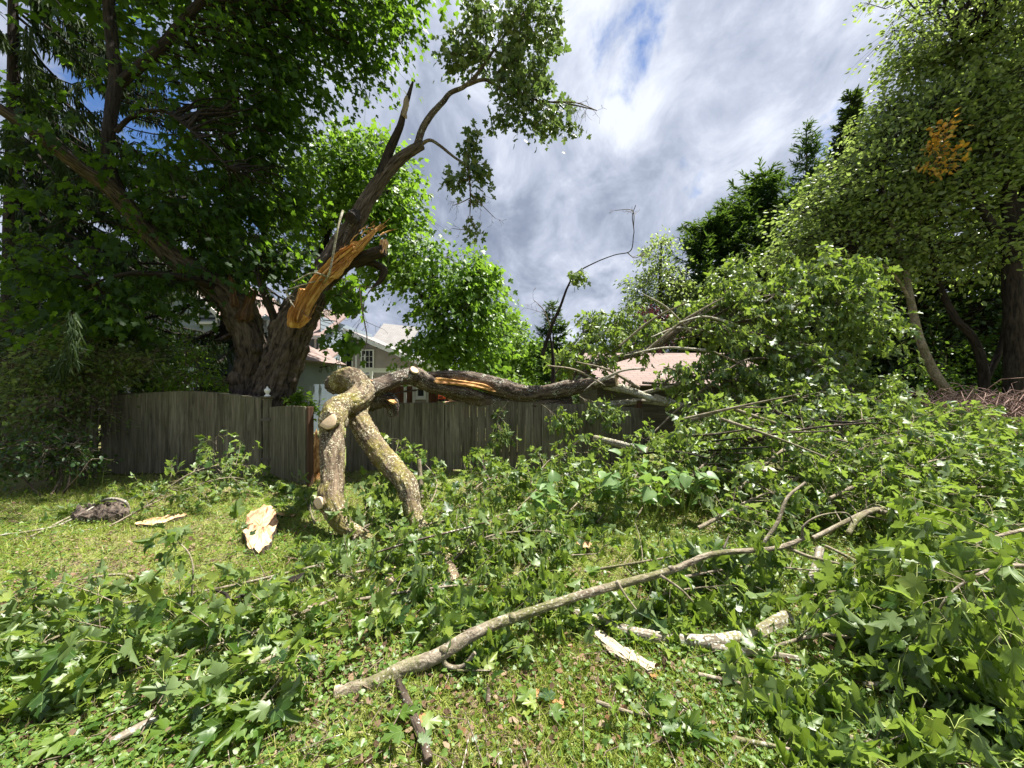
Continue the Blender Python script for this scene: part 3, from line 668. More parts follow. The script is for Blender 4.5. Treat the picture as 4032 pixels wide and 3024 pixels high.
def fence(label, segs, w=.14, posts=(), group=None, cap=True, postlabel=None):
    r_ = thing('wooden_fence', (segs[0][0], segs[0][2], 0), label, 'fence', group)
    for (x0, x1, y0, y1, top, skip) in segs:
        g = Geo(); planks(g, x0, x1, y0, y1, top, w, skip=skip); g.build('board_panel', MT['fence'], r_, False)
        for z in (.32, .98): g = Geo(); rail(g, x0, x1, y0, y1, z); g.build('rail', MT['fence_red'], r_, False)
        if cap:                              # thin curved strip nailed behind the tops
            g = Geo(); k = 14; a = math.atan2(y1 - y0, x1 - x0); n_ = np.array([-math.sin(a), math.cos(a), 0])
            for q in range(k):
                u0, u1 = q / k, (q + 1) / k
                A = np.array([x0 + (x1 - x0) * u0, y0 + (y1 - y0) * u0, top(u0) - .03]) + n_ * .024; B = np.array([x0 + (x1 - x0) * u1, y0 + (y1 - y0) * u1, top(u1) - .03]) + n_ * .024
                prism(g, np.array([A, B, B + [0, 0, .036], A + [0, 0, .036]]), n_ * .03, .3)
            g.build('top_strip', MT['fence'], r_, False)
    for (x, y, h) in posts:
        g = Geo(); box(g, (x, y, h / 2), (.1, .1, h), 0, rng.random(), .006); g.build('post', MT['fence_red'], r_, False)
    return r_
FL0 = V(398, 1512, 7.0); FL1 = V(1030, 1512, 6.85)
fence('grey weathered board fence with arched top left of the open gate', [
    (FL0[0], FL1[0], FL0[1], FL1[1], lambda u: 1.41 + .11 * math.sin(min(1, u * 1.02) * math.pi * .84) - .13 * max(0, u - .55), ())], posts=((FL0[0] + .03, FL0[1] + .1, 1.36),))
# darker run of the fence going on to the left under the trees
fence('dark shaded board fence behind the shrubs at the left edge', [(-12.5, FL0[0] - .12, 8.3, FL0[1] + .05, lambda u: 1.30 + .08 * math.sin(u * 3 * math.pi) ** 2, ())], posts=((-10.2, 7.85, 1.25),))
FR = [V(1362, 1512, 7.15), V(1750, 1512, 7.2), V(2130, 1512, 7.28), V(2532, 1512, 7.4)]
fence('grey weathered board fence under the fallen trunk right of the gate', [
    (FR[0][0], FR[1][0], FR[0][1], FR[1][1], lambda u: 1.235 + .065 * u + .02 * math.sin(u * math.pi), ()),
    (FR[1][0] + .012, FR[2][0], FR[1][1], FR[2][1], lambda u: 1.305 + .045 * math.sin(u * math.pi) - .02 * u, ()),
    (FR[2][0] + .012, FR[3][0], FR[2][1], FR[3][1], lambda u: 1.26 + .04 * math.sin(u * math.pi) - .09 * u, ())],
    posts=((FR[0][0] + .05, FR[0][1] + .12, 1.2), (FR[1][0], FR[1][1] + .13, 1.24), (FR[2][0], FR[2][1] + .13, 1.2), (FR[3][0] - .05, FR[3][1] + .1, 1.33)))
# gate, standing open towards the lawn
r_ = thing('gate', (FL1[0] + .1, FL1[1], 0), 'grey board gate standing open beside the post with white finial', 'gate')
GE = V(1203, 1512, 6.05)
g = Geo(); planks(g, FL1[0] + .16, GE[0], FL1[1] - .03, GE[1], lambda u: 1.24 + .055 * math.sin(u * math.pi * .6), .115, bottom=.05); g.build('board_panel', MT['fence'], r_, False)
for z in (.3, 1.05): g = Geo(); rail(g, FL1[0] + .16, GE[0], FL1[1] - .03, GE[1], z, .04); g.build('rail', MT['fence_red'], r_, False)
g = Geo(); box(g, (GE[0] + .055, GE[1] + .035, .66), (.05, .09, 1.26), math.atan2(GE[1] - FL1[1], GE[0] - FL1[0]), .3, .004); g.build('end_stile', MT['fence_red'], r_, False)
for z in (.32, 1.02): g = Geo(); box(g, (FL1[0] + .12, FL1[1] - .075, z), (.17, .008, .045), 0, .3); g.build('hinge', MT['hinge'], r_, False)
def finial_post(x, y, h, label, mat='fence'):
    q = thing('gate_post', (x, y, 0), label, 'post')
    g = Geo(); box(g, (x, y, h / 2), (.105, .105, h), 0, .45, .006); g.build('post', MT[mat], q, False)
    g = Geo(); box(g, (x, y, h + .012), (.17, .17, .026), 0, .5, .006); box(g, (x, y, h - .025), (.125, .125, .03), 0, .5, .004); g.build('cap', MT['fence'], q, False)
    g = Geo(); lathe(g, (x, y, h + .024), [(0, 0), (.052, 0), (.052, .012), (.030, .03), (.022, .045), (.030, .058), (.048, .085), (.052, .105), (.044, .13), (.022, .145), (.014, .152), (.018, .162), (.012, .174), (0, .178)]); g.build('finial', MT['white'], q)
finial_post(FL1[0] + .07, FL1[1] + .05, V(1050, 1566, 6.9)[2], 'fence post topped by a white turned finial beside the gate')
finial_post(FL0[0] + .02, FL0[1] + .45, V(420, 1553, 7.4)[2], 'fence post with pale finial half hidden in leaves, far left')

# ================================================================ BUILDINGS
def siding(g, A, B, z0, z1, pitch=.2, vertical=False, cutouts=(), proud=.018):
    # lapped boards as real wedges along the wall from A to B (outer face on the right hand of A to B)
    A = np.asarray(A, float); B = np.asarray(B, float); d = B - A; L_ = np.linalg.norm(d); d /= L_; n_ = np.array([d[1], -d[0]])
    top = z1 if callable(z1) else (lambda u: z1)
    if vertical:
        k = max(1, int(L_ / pitch)); w = L_ / k
        for q in range(k):
            a0, a1 = q * w + .004, (q + 1) * w - .004
            p0 = A + d * a0; p1 = A + d * a1
            prism(g, np.array([[*p0, z0], [*p1, z0], [*p1, top(a1 / L_)], [*p0, top(a0 / L_)]]), np.array([*(-n_ * proud), 0]) * 1.0, rng.random())
        return
    zmax = max(top(u) for u in np.linspace(0, 1, 41)); z = z0
    us = np.linspace(0, 1, 121)
    while z < zmax - .02:
        zz_ = min(z + pitch, zmax); ok = np.array([top(u) >= z + pitch * .5 for u in us])
        if ok.any():
            ua, ub = us[ok][0], us[ok][-1]
            p0 = A + d * ua * L_; p1 = A + d * ub * L_
            v = [[*(p0 + n_ * proud), z], [*(p1 + n_ * proud), z], [*(p1 + n_ * .003), zz_], [*(p0 + n_ * .003), zz_], [*(p0 - n_ * .02), z], [*(p1 - n_ * .02), z], [*(p1 - n_ * .02), zz_], [*(p0 - n_ * .02), zz_]]
            g.add(v, [[0, 1, 2, 3], [4, 5, 1, 0], [5, 6, 2, 1], [7, 4, 0, 3], [3, 2, 6, 7]], None, rng.random())
        z += pitch
def window(root, c, w, h, ang=0.0, muntin=(1, 2), shutters=False, name='window'):
    cx, cy, cz = c; ca, sa = math.cos(ang), math.sin(ang); n_ = np.array([sa, -ca, 0])     # ang 0 faces the camera (-y)
    def at(u, z, o): return (cx + ca * u + n_[0] * o, cy + sa * u + n_[1] * o, cz + z)
    g = Geo(); f = .07
    for s in (-1, 1): box(g, at(s * (w / 2 + f / 2), 0, .04), (f, .05, h + 2 * f), ang); box(g, at(0, s * (h / 2 + f / 2 - .0), .038), (w, .045, f), ang)
    wf = g.build(name, MT['white'], root, False)
    g = Geo(); box(g, at(0, 0, .005), (w, .012, h), ang); o = g.build('pane', MT['glass'], wf, False)
    g = Geo(); cols_, rows_ = muntin
    for q in range(1, cols_): box(g, at(-w / 2 + w * q / cols_, 0, .024), (.025, .02, h), ang)
    for q in range(1, rows_): box(g, at(0, -h / 2 + h * q / rows_, .026), (w, .02, .03), ang)
    if g.n: g.build('muntins', MT['white'], wf, False)
    g = Geo(); box(g, at(0, -h / 2 - f - .02, .065), (w + .2, .1, .04), ang); g.build('sill', MT['white'], wf, False)
    return wf
def roofslab(g, P, th=.09):              # P: quad, eave first two points, ridge last two; shingle courses by bk = (along, up the slope)
    P = np.asarray(P, float); e = nrm(P[1] - P[0]); s = P[3] - P[0]; s = s - e * np.dot(s, e); sl_ = nrm(s); nn = np.cross(e, sl_)
    if nn[2] < 0: nn = -nn
    bk = [[np.dot(p - P[0], e), np.dot(p - P[0], sl_), 0] for p in P]
    v = np.vstack([P, P - nn * th]); b2 = bk + bk
    g.add(v, [[0, 1, 2, 3], [7, 6, 5, 4], [0, 4, 5, 1], [1, 5, 6, 2], [2, 6, 7, 3], [3, 7, 4, 0]], b2)
def wall_solid(g, pts, d): prism(g, pts, d)

# --- blue grey two storey house
HX = V(1262, 1512, 19)[0]
h = thing('house', (HX - 4, 19, 0), 'blue grey lapped siding house with pink shingle roofs behind the split tree', 'house')
gl_, gr_ = V(330, 1512, 17)[0], V(905, 1512, 17)[0]; gp_ = (gl_ + gr_) / 2; pk = 7.4; ev = 4.3
def gabtop(u): return ev + (pk - ev) * (1 - abs(2 * u - 1))
g = Geo(); siding(g, (gl_, 17), (gr_, 17), .4, gabtop); siding(g, (gr_, 17.0), (gr_, 19.0), .4, ev)
siding(g, (gr_, 19), (HX, 19), .4, 4.05); siding(g, (HX, 19), (HX, 26), .4, 5.0)
g.build('walls', MT['blue'], h, False)
g = Geo(); box(g, ((gl_ + gr_) / 2, 21.1, 2.1), (gr_ - gl_ - .1, 8, 4.2)); box(g, ((gr_ + HX) / 2 - .05, 22.6, 2), (HX - gr_, 7, 4.0)); g.build('inner_walls', MT['blue'], h, False)
g = Geo(); o_ = .35
roofslab(g, [(gl_ - o_, 16.7, ev - .25), (gl_ - o_, 25, ev - .25), (gp_, 25, pk + .06), (gp_, 16.7, pk + .06)])
roofslab(g, [(gr_ + o_, 16.7, ev - .25), (gr_ + o_, 25, ev - .25), (gp_, 25, pk + .06), (gp_, 16.7, pk + .06)])
roofslab(g, [(gr_ - .5, 18.6, 4.0), (HX + .25, 18.6, 4.0), (HX + .25, 22.5, 6.0), (gr_ - .5, 22.5, 6.0)])
g.build('roof', MT['shingle'], h, False)
g = Geo()
for s in (-1, 1):
    a = np.array([gp_ + s * ((gr_ - gl_) / 2 + o_), 16.66, ev - .42]); b = np.array([gp_, 16.66, pk - .04]); prism(g, np.array([a, b, b + [0, 0, .2], a + [0, 0, .2]]), np.array([0, .03, 0]))
box(g, ((gr_ + HX) / 2, 18.56, 3.9), (HX - gr_ + .5, .12, .14)); box(g, (HX + .0, 18.97, 2.1), (.12, .10, 3.8)); box(g, (HX - .22, 18.93, 2.1), (.08, .08, 3.7))
g.build('trim', MT['white'], h, False)
window(h, (*V(820, 1210, 17)[:2], V(820, 1222, 17)[2]), .75, 1.0); window(h, (*V(635, 1150, 17)[:2], V(635, 1130, 17)[2]), .8, 1.0); window(h, (HX + .02, 19.9, 2.95), .6, 1.0, R(90), (1, 2)); window(h, (HX + .02, 21.4, 2.6), .7, 1.1, R(90), (1, 2))
# air conditioner in the side window
ac = thing('air_conditioner', (HX + .25, 19.9, 2.6), 'white window air conditioner on the bright side wall of the house', 'air conditioner')
g = Geo(); box(g, (HX + .27, 19.9, 2.66), (.45, .52, .36), 0, .5, .02); g.build('case', MT['white'], ac, False)
g = Geo(); [box(g, (HX + .5, 19.9, 2.54 + .04 * q), (.012, .44, .016)) for q in range(7)]; g.build('grille', MT['metal'], ac, False)
# porch in front
PX0, PX1 = V(1150, 1512, 17)[0], V(1258, 1512, 17)[0]
p_ = thing('porch', (PX1, 17, 0), 'enclosed porch with white doors and sloping pink roof on the house', 'porch')
g = Geo(); siding(g, (PX0 - 1.2, 17), (PX0 + .95, 17), .35, 2.35, .12, True); g.build('wall', MT['blue'], p_, False)
g = Geo(); box(g, ((PX0 + PX1) / 2 - .6, 18.1, 1.3), (PX1 - PX0 + 1.2 - .05, 1.9, 2.0)); g.build('inner_wall', MT['blue'], p_, False)
g = Geo(); roofslab(g, [(PX0 - 1.6, 16.6, 2.55), (PX1 + .25, 16.6, 2.42), (PX1 + .1, 19, 3.35), (PX0 - 1.6, 19, 3.6)]); g.build('roof', MT['shingle'], p_, False)
g = Geo(); prism(g, np.array([(PX0 - 1.6, 16.55, 2.38), (PX1 + .27, 16.55, 2.25), (PX1 + .27, 16.55, 2.41), (PX0 - 1.6, 16.55, 2.54)]), np.array([0, .05, 0])); g.build('eave_board', MT['white'], p_, False)
window(p_, (PX0 + .32, 16.98, 1.75), .38, .75, 0, (1, 2))
for q, xx in enumerate((PX0 + .72, PX0 + 1.08)):
    g = Geo(); w_ = .33
    box(g, (xx - w_ / 2, 16.93, 1.25), (.07, .06, 2.05)); box(g, (xx + w_ / 2, 16.93, 1.25), (.07, .06, 2.05)); box(g, (xx, 16.93, 2.24), (w_, .06, .08)); box(g, (xx, 16.93, 1.12), (w_, .06, .08)); box(g, (xx, 16.95, .66), (w_, .03, .85)); box(g, (xx, 16.93, .26), (w_, .06, .1))
    dd = g.build('door', MT['white'], p_, False)
    g = Geo(); box(g, (xx, 16.96, 1.68), (w_ - .06, .012, 1.05)); g.build('pane', MT['glass'], dd, False)
g = Geo(); box(g, (PX1 - .1, 16.45, .1), (1.3, .9, .2)); box(g, (PX1 - .1, 15.9, .05), (1.3, .4, .1)); g.build('steps', MT['white'], p_, False)
hb = thing('hanging_basket', (PX1 - .1, 16.6, 1.6), 'round basket of green plants hanging by the porch door', 'hanging basket')
g = Geo(); lathe(g, (PX1 - .08, 16.55, 1.42), [(0, 0), (.1, .01), (.16, .1), (.17, .17), (0, .17)]); g.build('bowl', MT['bark_brown'], hb)
g = Geo(); P = np.array([PX1 - .08, 16.55, 1.68]) + rng.standard_normal((260, 3)) * [.11, .11, .11]; leaves(g, T_OV, P, rdir(260), rdir(260) + [0, 0, 1], .07); g.build('foliage', MT['leaf_bright'], hb)
g = Geo(); tubes(g, np.array([[(PX1 - .08, 16.55, 2.35), (PX1 - .08 + dx, 16.55 + dy, 1.6)] for dx, dy in ((.16, 0), (-.08, .14), (-.08, -.14))]), np.full((3, 2), .004), 4); g.build('wires', MT['metal'], hb)
# --- beige house further right
bx0, bx1 = V(1352, 1512, 22)[0], V(1700, 1512, 22)[0]
b_ = thing('house', (bx0 + 2, 22, 0), 'warm grey house with white framed door and shallow gable, right of the porch', 'house')
def btop(u): return 4.55 - 2.0 * u
g = Geo(); siding(g, (bx0, 22), (bx1, 22), .3, btop, .2); g.build('walls', MT['beige'], b_, False)
g = Geo(); prism(g, np.array([(bx0, 22.05, 0), (bx1, 22.05, 0), (bx1, 22.05, 2.45), (bx0, 22.05, 4.4)]), np.array([0, 7, 0])); g.build('inner_walls', MT['beige'], b_, False)
g = Geo(); roofslab(g, [(bx1 + .4, 21.5, 2.55), (bx1 + .4, 30, 2.55), (bx0 - .3, 30, 5.0), (bx0 - .3, 21.5, 5.0)], .12)
roofslab(g, [(bx0 - .2, 25, 3.6), (bx0 + 2.6, 25, 3.6), (bx0 + 2.6, 29.5, 6.0), (bx0 - .2, 29.5, 6.3)]); g.build('roof', MT['shingle_grey'], b_, False)
g = Geo(); prism(g, np.array([(bx0 - .3, 21.46, 4.72), (bx1 + .4, 21.46, 2.28), (bx1 + .4, 21.46, 2.5), (bx0 - .3, 21.46, 4.95)]), np.array([0, .04, 0])); 
for xx in (bx0 + .75, bx0 + 1.25): box(g, (xx, 21.95, 1.9), (.1, .05, 2.9))
g.build('trim', MT['white'], b_, False)
window(b_, (V(1448, 0, 22)[0], 21.97, 2.9), .62, 1.3, 0, (3, 4)); window(b_, (V(1375, 0, 22)[0], 21.97, 3.1), .35, 1.2, 0, (1, 2))
pg = thing('pergola', (bx0, 20, 0), 'white pergola beams in front of the warm grey house', 'pergola')
x0, x1 = V(1318, 1512, 18)[0], V(1700, 1512, 18)[0]; zt = V(0, 1455, 18)[2]
g = Geo(); box(g, ((x0 + x1) / 2, 18, zt), (x1 - x0, .08, .14)); g.build('beam', MT['white'], pg, False); g = Geo(); box(g, ((x0 + x1) / 2, 20.4, zt), (x1 - x0, .08, .14)); g.build('beam', MT['white'], pg, False)
for xx in (x0 + .1, x0 + 1.7, x1 - .1): g = Geo(); box(g, (xx, 18, zt / 2), (.1, .1, zt - .1)); g.build('post', MT['white'], pg, False)

# --- slate blue shed with cupola
sx, sz_ = V(958, 1512, 12)[0], V(0, 1297, 12)[2]; shw = 1.55; sev = sz_ - .48 * shw
s_ = thing('shed', (sx, 12, 0), 'slate blue board shed with gable roof and cupola behind the left fence', 'shed')
g = Geo(); siding(g, (sx - shw, 12), (sx + shw, 12), .1, lambda u: sev + (sz_ - .06 - sev) * (1 - abs(2 * u - 1)), .2, True); g.build('front_wall', MT['blue_v'], s_, False)
g = Geo(); prism(g, np.array([(sx - shw, 12.03, 0), (sx + shw, 12.03, 0), (sx + shw, 12.03, sev - .08), (sx, 12.03, sz_ - .12), (sx - shw, 12.03, sev - .08)]), np.array([0, 3, 0])); g.build('body', MT['blue_v'], s_, False)
g = Geo(); roofslab(g, [(sx + shw + .3, 11.75, sev - .2), (sx + shw + .3, 15.2, sev - .2), (sx, 15.2, sz_), (sx, 11.75, sz_)], .07); roofslab(g, [(sx - shw - .3, 11.75, sev - .2), (sx - shw - .3, 15.2, sev - .2), (sx, 15.2, sz_), (sx, 11.75, sz_)], .07); g.build('roof', MT['shingle'], s_, False)
cx_, cy_ = V(1045, 1512, 13.05)[0], 13.05; cz0 = sz_ - .12
g = Geo(); box(g, (cx_, cy_, cz0 + .14), (.40, .40, .3)); box(g, (cx_, cy_, cz0 + .31), (.46, .46, .04))
for a in (-1, 1):
    for b in (-1, 1): box(g, (cx_ + a * .16, cy_ + b * .16, cz0 + .43), (.05, .05, .2))
[box(g, (cx_, cy_, cz0 + .37 + .04 * q), (.30, .30, .014)) for q in range(4)]; box(g, (cx_, cy_, cz0 + .545), (.42, .42, .03)); cu = g.build('cupola', MT['white'], s_, False)
g = Geo(); lathe(g, (cx_, cy_, cz0 + .56), [(0.0, 0), (.34, 0), (.19, .10), (0.02, .22), (0, .24)], 4); g.build('cupola_roof', MT['metal'], cu, False)
# --- low weathered shed on the right with pink roof
q = thing('shed', (V(2750, 0, 10)[0], 10, 0), 'low grey board shed with pinkish shingle roof behind the fallen branches', 'shed')
wx0, wx1 = V(2350, 1512, 10)[0], V(3080, 1512, 10)[0]; ez = V(0, 1517, 10)[2]
g = Geo(); z = .05
while z < ez - .06:
    xx = wx0
    while xx < wx1: l_ = rng.uniform(.9, 1.7); l_ = min(l_, wx1 - xx); box(g, (xx + l_ / 2, 10 + rng.uniform(-.006, .006), z + .07), (l_ - .006, .03, .138), 0, rng.random()); xx += l_
    z += .145
g.build('board_wall', MT['grey_boards'], q, False)
g = Geo(); box(g, ((wx0 + wx1) / 2, 11.4, ez / 2 - .03), (wx1 - wx0 - .05, 2.7, ez - .1)); g.build('body', MT['grey_boards'], q, False)
g = Geo(); rz = V(0, 1390, 12.4)[2]; roofslab(g, [(wx0 - .1, 9.7, ez), (wx1 + .15, 9.7, ez), (wx1 + .15, 12.4, rz), (wx0 - .1, 12.4, rz)], .05); roofslab(g, [(wx0 - .1, 15, ez), (wx1 + .15, 15, ez), (wx1 + .15, 12.4, rz), (wx0 - .1, 12.4, rz)], .05); g.build('roof', MT['shingle'], q, False)
# --- pale blue shed among the shrubs at right
q = thing('shed', (V(3290, 0, 10)[0], 10, 0), 'pale blue shed with white corner board showing through the shrubs', 'shed')
a_, b2 = V(3165, 0, 10)[0], V(3326, 0, 10)[0]; g = Geo(); siding(g, (a_, 10), (b2, 10), .2, 2.25, .2); g.build('wall', MT['blue'], q, False)
g = Geo(); box(g, (b2, 9.97, 1.2), (.08, .06, 2.2)); box(g, (b2 - .5, 9.97, 1.2), (.06, .05, 2.1)); g.build('trim', MT['white'], q, False)
g = Geo(); roofslab(g, [(a_ - .2, 9.7, 2.22), (b2 + .2, 9.7, 2.22), (b2 + .2, 11.2, 2.9), (a_ - .2, 11.2, 2.9)]); g.build('roof', MT['shingle_grey'], q, False)
# --- reddish cedar fence and gate behind
q = thing('wooden_fence', (V(1540, 0, 13)[0], 13, 0), 'reddish cedar privacy fence with white posts in the yard behind', 'fence')
g = Geo(); a_, b2 = V(1440, 0, 13)[0], V(1742, 0, 13)[0]; planks(g, a_, b2, 13, 13, lambda u: 1.58, .12); g.build('board_panel', MT['cedar'], q, False)
for xp in (1596, 1630, 1682): g = Geo(); box(g, (V(xp, 0, 12.93)[0], 12.93, .82), (.09, .07, 1.62)); g.build('post', MT['white'], q, False)
q = thing('storage_shed', (V(1655, 0, 12.6)[0], 12.6, 0), 'pale tan lapped playhouse wall between white posts of the cedar fence', 'shed')
g = Geo(); siding(g, (V(1636, 0, 12.8)[0], 12.8), (V(1678, 0, 12.8)[0], 12.8), .2, 1.62, .12); g.build('wall', MT['beige'], q, False); window(q, (V(1658, 0, 12.77)[0], 12.77, 1.36), .2, .22, 0, (1, 1))
q = thing('railing', (V(1860, 0, 12)[0], 12, 0), 'white picket railing beyond the notch in the fence', 'railing')
g = Geo(); a_, b2 = V(1795, 0, 12)[0], V(1906, 0, 12)[0]; zt = V(0, 1572, 12)[2]; box(g, ((a_ + b2) / 2, 12, zt), (b2 - a_, .07, .06)); box(g, ((a_ + b2) / 2, 12, .2), (b2 - a_, .06, .05))
for xx in np.arange(a_ + .04, b2, .11): box(g, (xx, 12, zt / 2 + .08), (.04, .035, zt - .2))
g.build('pickets', MT['white'], q, False)
# white building glimpsed through the spruce at far left
q = thing('house', (V(90, 0, 24)[0], 24, 0), 'white sided house with dark trim glimpsed through spruce at far left', 'house')
g = Geo(); siding(g, (V(-250, 0, 24)[0], 24), (V(330, 0, 24)[0], 24), .3, 4.4, .25); g.build('wall', MT['white'], q, False)
g = Geo(); roofslab(g, [(V(-280, 0, 24)[0], 23.6, 4.4), (V(350, 0, 24)[0], 23.6, 4.4), (V(350, 0, 24)[0], 28, 6.0), (V(-280, 0, 24)[0], 28, 6.0)]); g.build('roof', MT['shingle_grey'], q, False)
g = Geo(); box(g, (V(40, 0, 24)[0], 23.55, 4.28), (9.6, .1, .16)); g.build('eave_board', MT['metal'], q, False)
# ================================================================ THE SPLIT MAPLE
def S(*a): return [V(*q) for q in a]
def pxr(w, D): return w / 2 / FPX * D      # half of a width seen in pixels at D, in metres
tree = thing('maple_tree', V(1050, 1720, 7.9) * [1, 1, 0], 'huge storm split maple with two dark trunks and a torn orange wound', 'tree')
# right hand stem
RS = S((1058, 1790, 7.7), (1063, 1600, 7.7), (1090, 1498, 7.7), (1127, 1389, 7.7), (1160, 1281, 7.7), (1235, 1150, 7.75), (1320, 1000, 7.85), (1395, 880, 7.95), (1480, 735, 8.1), (1570, 630, 8.25), (1660, 570, 8.4))
rw = [190, 144, 152, 138, 140, 108, 80, 62, 54, 43, 34]
C = catmull(RS, 70); rad = np.interp(np.linspace(0, 10, 70), range(11), [pxr(w, p[1]) for w, p in zip(rw, RS)])
g = Geo(); C = catmull(RS, 260); rad = np.interp(np.linspace(0, 10, 260), range(11), [pxr(w, p[1]) for w, p in zip(rw, RS)]); tube(g, C, rad, 64, rough=.0, lump=.05, seed=1.1, flute=.025, ridge=.16, rk=15); C = C[::4]; g.build('trunk', MT['bark_trunk'], tree)
SKR = C
# left hand stem
LS = S((972, 1790, 8.05), (972, 1600, 8.05), (975, 1500, 8.0), (992, 1390, 7.95), (965, 1281, 7.95), (915, 1190, 7.85), (800, 1090, 7.7), (680, 1010, 7.5), (560, 890, 7.2), (450, 755, 6.9), (330, 670, 6.6), (190, 560, 6.2), (60, 470, 5.9), (-150, 330, 5.5))
lw = [140, 108, 110, 104, 114, 116, 88, 72, 64, 60, 48, 44, 40, 36]
C = catmull(LS, 90); rad = np.interp(np.linspace(0, 13, 90), range(14), [pxr(w, p[1]) for w, p in zip(lw, LS)])
g = Geo(); C = catmull(LS, 320); rad = np.interp(np.linspace(0, 13, 320), range(14), [pxr(w, p[1]) for w, p in zip(lw, LS)]); tube(g, C, rad, 56, rough=.0, lump=.06, seed=4.2, flute=.02, ridge=.16, rk=15); C = C[::4]; 
# burl low on the left stem, hollow snag at its shoulder
g.build('trunk', MT['bark_trunk'], tree); SKL = C
def burl(c, r, seed):
    g = Geo(); u = np.linspace(0, math.pi, 12); C2 = np.stack([np.zeros(12), np.zeros(12), -np.cos(u)], -1) * r + c
    tube(g, C2, r * np.maximum(.03, np.sin(u)), 16, rough=.06, lump=.12, seed=seed); return g
burl(V(945, 1490, 7.85), .20, 2).build('burl', MT['bark_trunk'], tree); burl(V(1008, 1375, 7.75), .10, 5).build('burl', MT['bark_trunk'], tree)
def splinter(path, r0, r1, n=22, spike=.5, seed=0, flatten=.5, jag=.28):
    # torn wood: fibres of uneven length and depth round a common axis
    C = catmull(path, 26); T, A, B = frames(C); s = np.concatenate([[0], np.cumsum(np.linalg.norm(np.diff(C, axis=0), axis=1))]); Lt = s[-1]
    rs = np.random.default_rng(seed); g = Geo(); rad = np.linspace(r0, r1, 26) * (1 + .12 * np.sin(np.linspace(0, 9, 26) + seed))
    e0 = rs.uniform(0, spike * .5, n); e1 = rs.uniform(0, spike, n); w = 1 + jag * rs.standard_normal(n)
    P = np.zeros((26, n, 3)); bk = np.zeros((26, n, 3))
    for c in range(n):
        th = 2 * math.pi * c / n; t = np.linspace(e0[c] * .3, 1 - e1[c] * .35, 26); q = t * 25; i = np.minimum(q.astype(int), 24); f = (q - i)[:, None]
        cc = C[i] * (1 - f) + C[i + 1] * f; a = A[i]; b = B[i]; rr = np.interp(t, np.linspace(0, 1, 26), rad) * w[c]
        rr = rr * (1 + .10 * np.sin(t * 14 + rs.uniform(0, 6)) + .05 * rs.standard_normal(26)); rr[0] *= .75; rr[-1] *= .15; rr[-2] *= .5
        P[:, c] = cc + (a * math.cos(th) + b * math.sin(th) * flatten) * rr[:, None]; bk[:, c] = np.stack([np.full(26, math.cos(th) * .3 * w[c]), np.full(26, math.sin(th) * .3), t * Lt], -1)
    i = np.arange(25)[:, None] * n; j = np.arange(n)[None]; j2 = (j + 1) % n
    g.add(P, np.stack([i + j, i + j2, i + n + j2, i + n + j], -1).reshape(-1, 4), bk)
    a = np.arange(n); cc = np.vstack([P[0], P[0].mean(0)[None]]); g.add(cc, np.stack([(a + 1) % n, a, np.full(n, n)], -1), np.vstack([bk[0], bk[0].mean(0)[None]]))
    return g
# the wound: a big orange plank of heartwood along the right stem, its outer spear, the broken foot
w_ = splinter(S((1168, 1285, 7.12), (1200, 1200, 7.10), (1262, 1105, 7.15), (1330, 1035, 7.25), (1390, 985, 7.3), (1430, 940, 7.35)), .20, .16, 26, .5, 3, .45, .22).build('torn_wood', MT['torn'], tree, False)
w2 = splinter(S((1290, 1100, 7.2), (1370, 1020, 7.3), (1440, 945, 7.4), (1500, 888, 7.5)), .16, .05, 16, .5, 8, .5, .25).build('torn_spear', MT['torn'], tree, False)
splinter(S((1150, 1290, 7.15), (1165, 1230, 7.08), (1190, 1165, 7.05), (1205, 1135, 7.05)), .13, .11, 16, .3, 12, .5, .2).build('torn_foot', MT['torn'], tree, False)
splinter(S((1215, 1245, 7.1), (1180, 1290, 7.1)), .14, .05, 14, .3, 15, .4, .3).build('torn_foot', MT['torn'], tree, False)
for k_, (a, b) in enumerate((((1270, 1075), (1300, 1020)), ((1340, 1020), (1345, 985)), ((1395, 985), (1425, 940)))):
    splinter(S((*a, 7.15), (*b, 7.15)), .05, .015, 8, .3, 20 + k_, .4).build('splinter', MT['torn'], tree, False)
g = Geo(); Cw = catmull(S((1168, 1285, 7.05), (1200, 1200, 7.02), (1262, 1105, 7.05), (1330, 1035, 7.15), (1430, 940, 7.25), (1490, 890, 7.4)), 60); Tw = nrm(np.gradient(Cw, axis=0)); m_ = 90; i_ = rng.integers(0, 58, m_); up_ = np.cross(Tw[i_], [0, 1, 0]); off_ = rng.uniform(-.16, .17, (m_, 1))
a0 = Cw[i_] + up_ * off_ + np.array([0, .02, 0]) + rng.standard_normal((m_, 3)) * .02; l0 = rng.uniform(.08, .38, (m_, 1)); b0 = a0 + (Tw[i_] + rng.standard_normal((m_, 3)) * .22) * l0; tubes(g, np.stack([a0, (a0 + b0) / 2 + rng.standard_normal((m_, 3)) * .008, b0], 1), np.array([[.012, .008, .001]]) * rng.uniform(.4, 1.6, (m_, 1)), 4); g.build('splinters', MT['torn'], tree, False)
sn = splinter(S((960, 1270, 7.72), (970, 1230, 7.7), (985, 1180, 7.7), (1000, 1135, 7.7)), .20, .08, 18, .8, 31, .5, .25).build('snag', MT['rot'], tree, False)
splinter(S((925, 1215, 7.6), (915, 1130, 7.55), (905, 1080, 7.5)), .09, .03, 10, .6, 33, .5).build('snag', MT['rot'], tree, False)
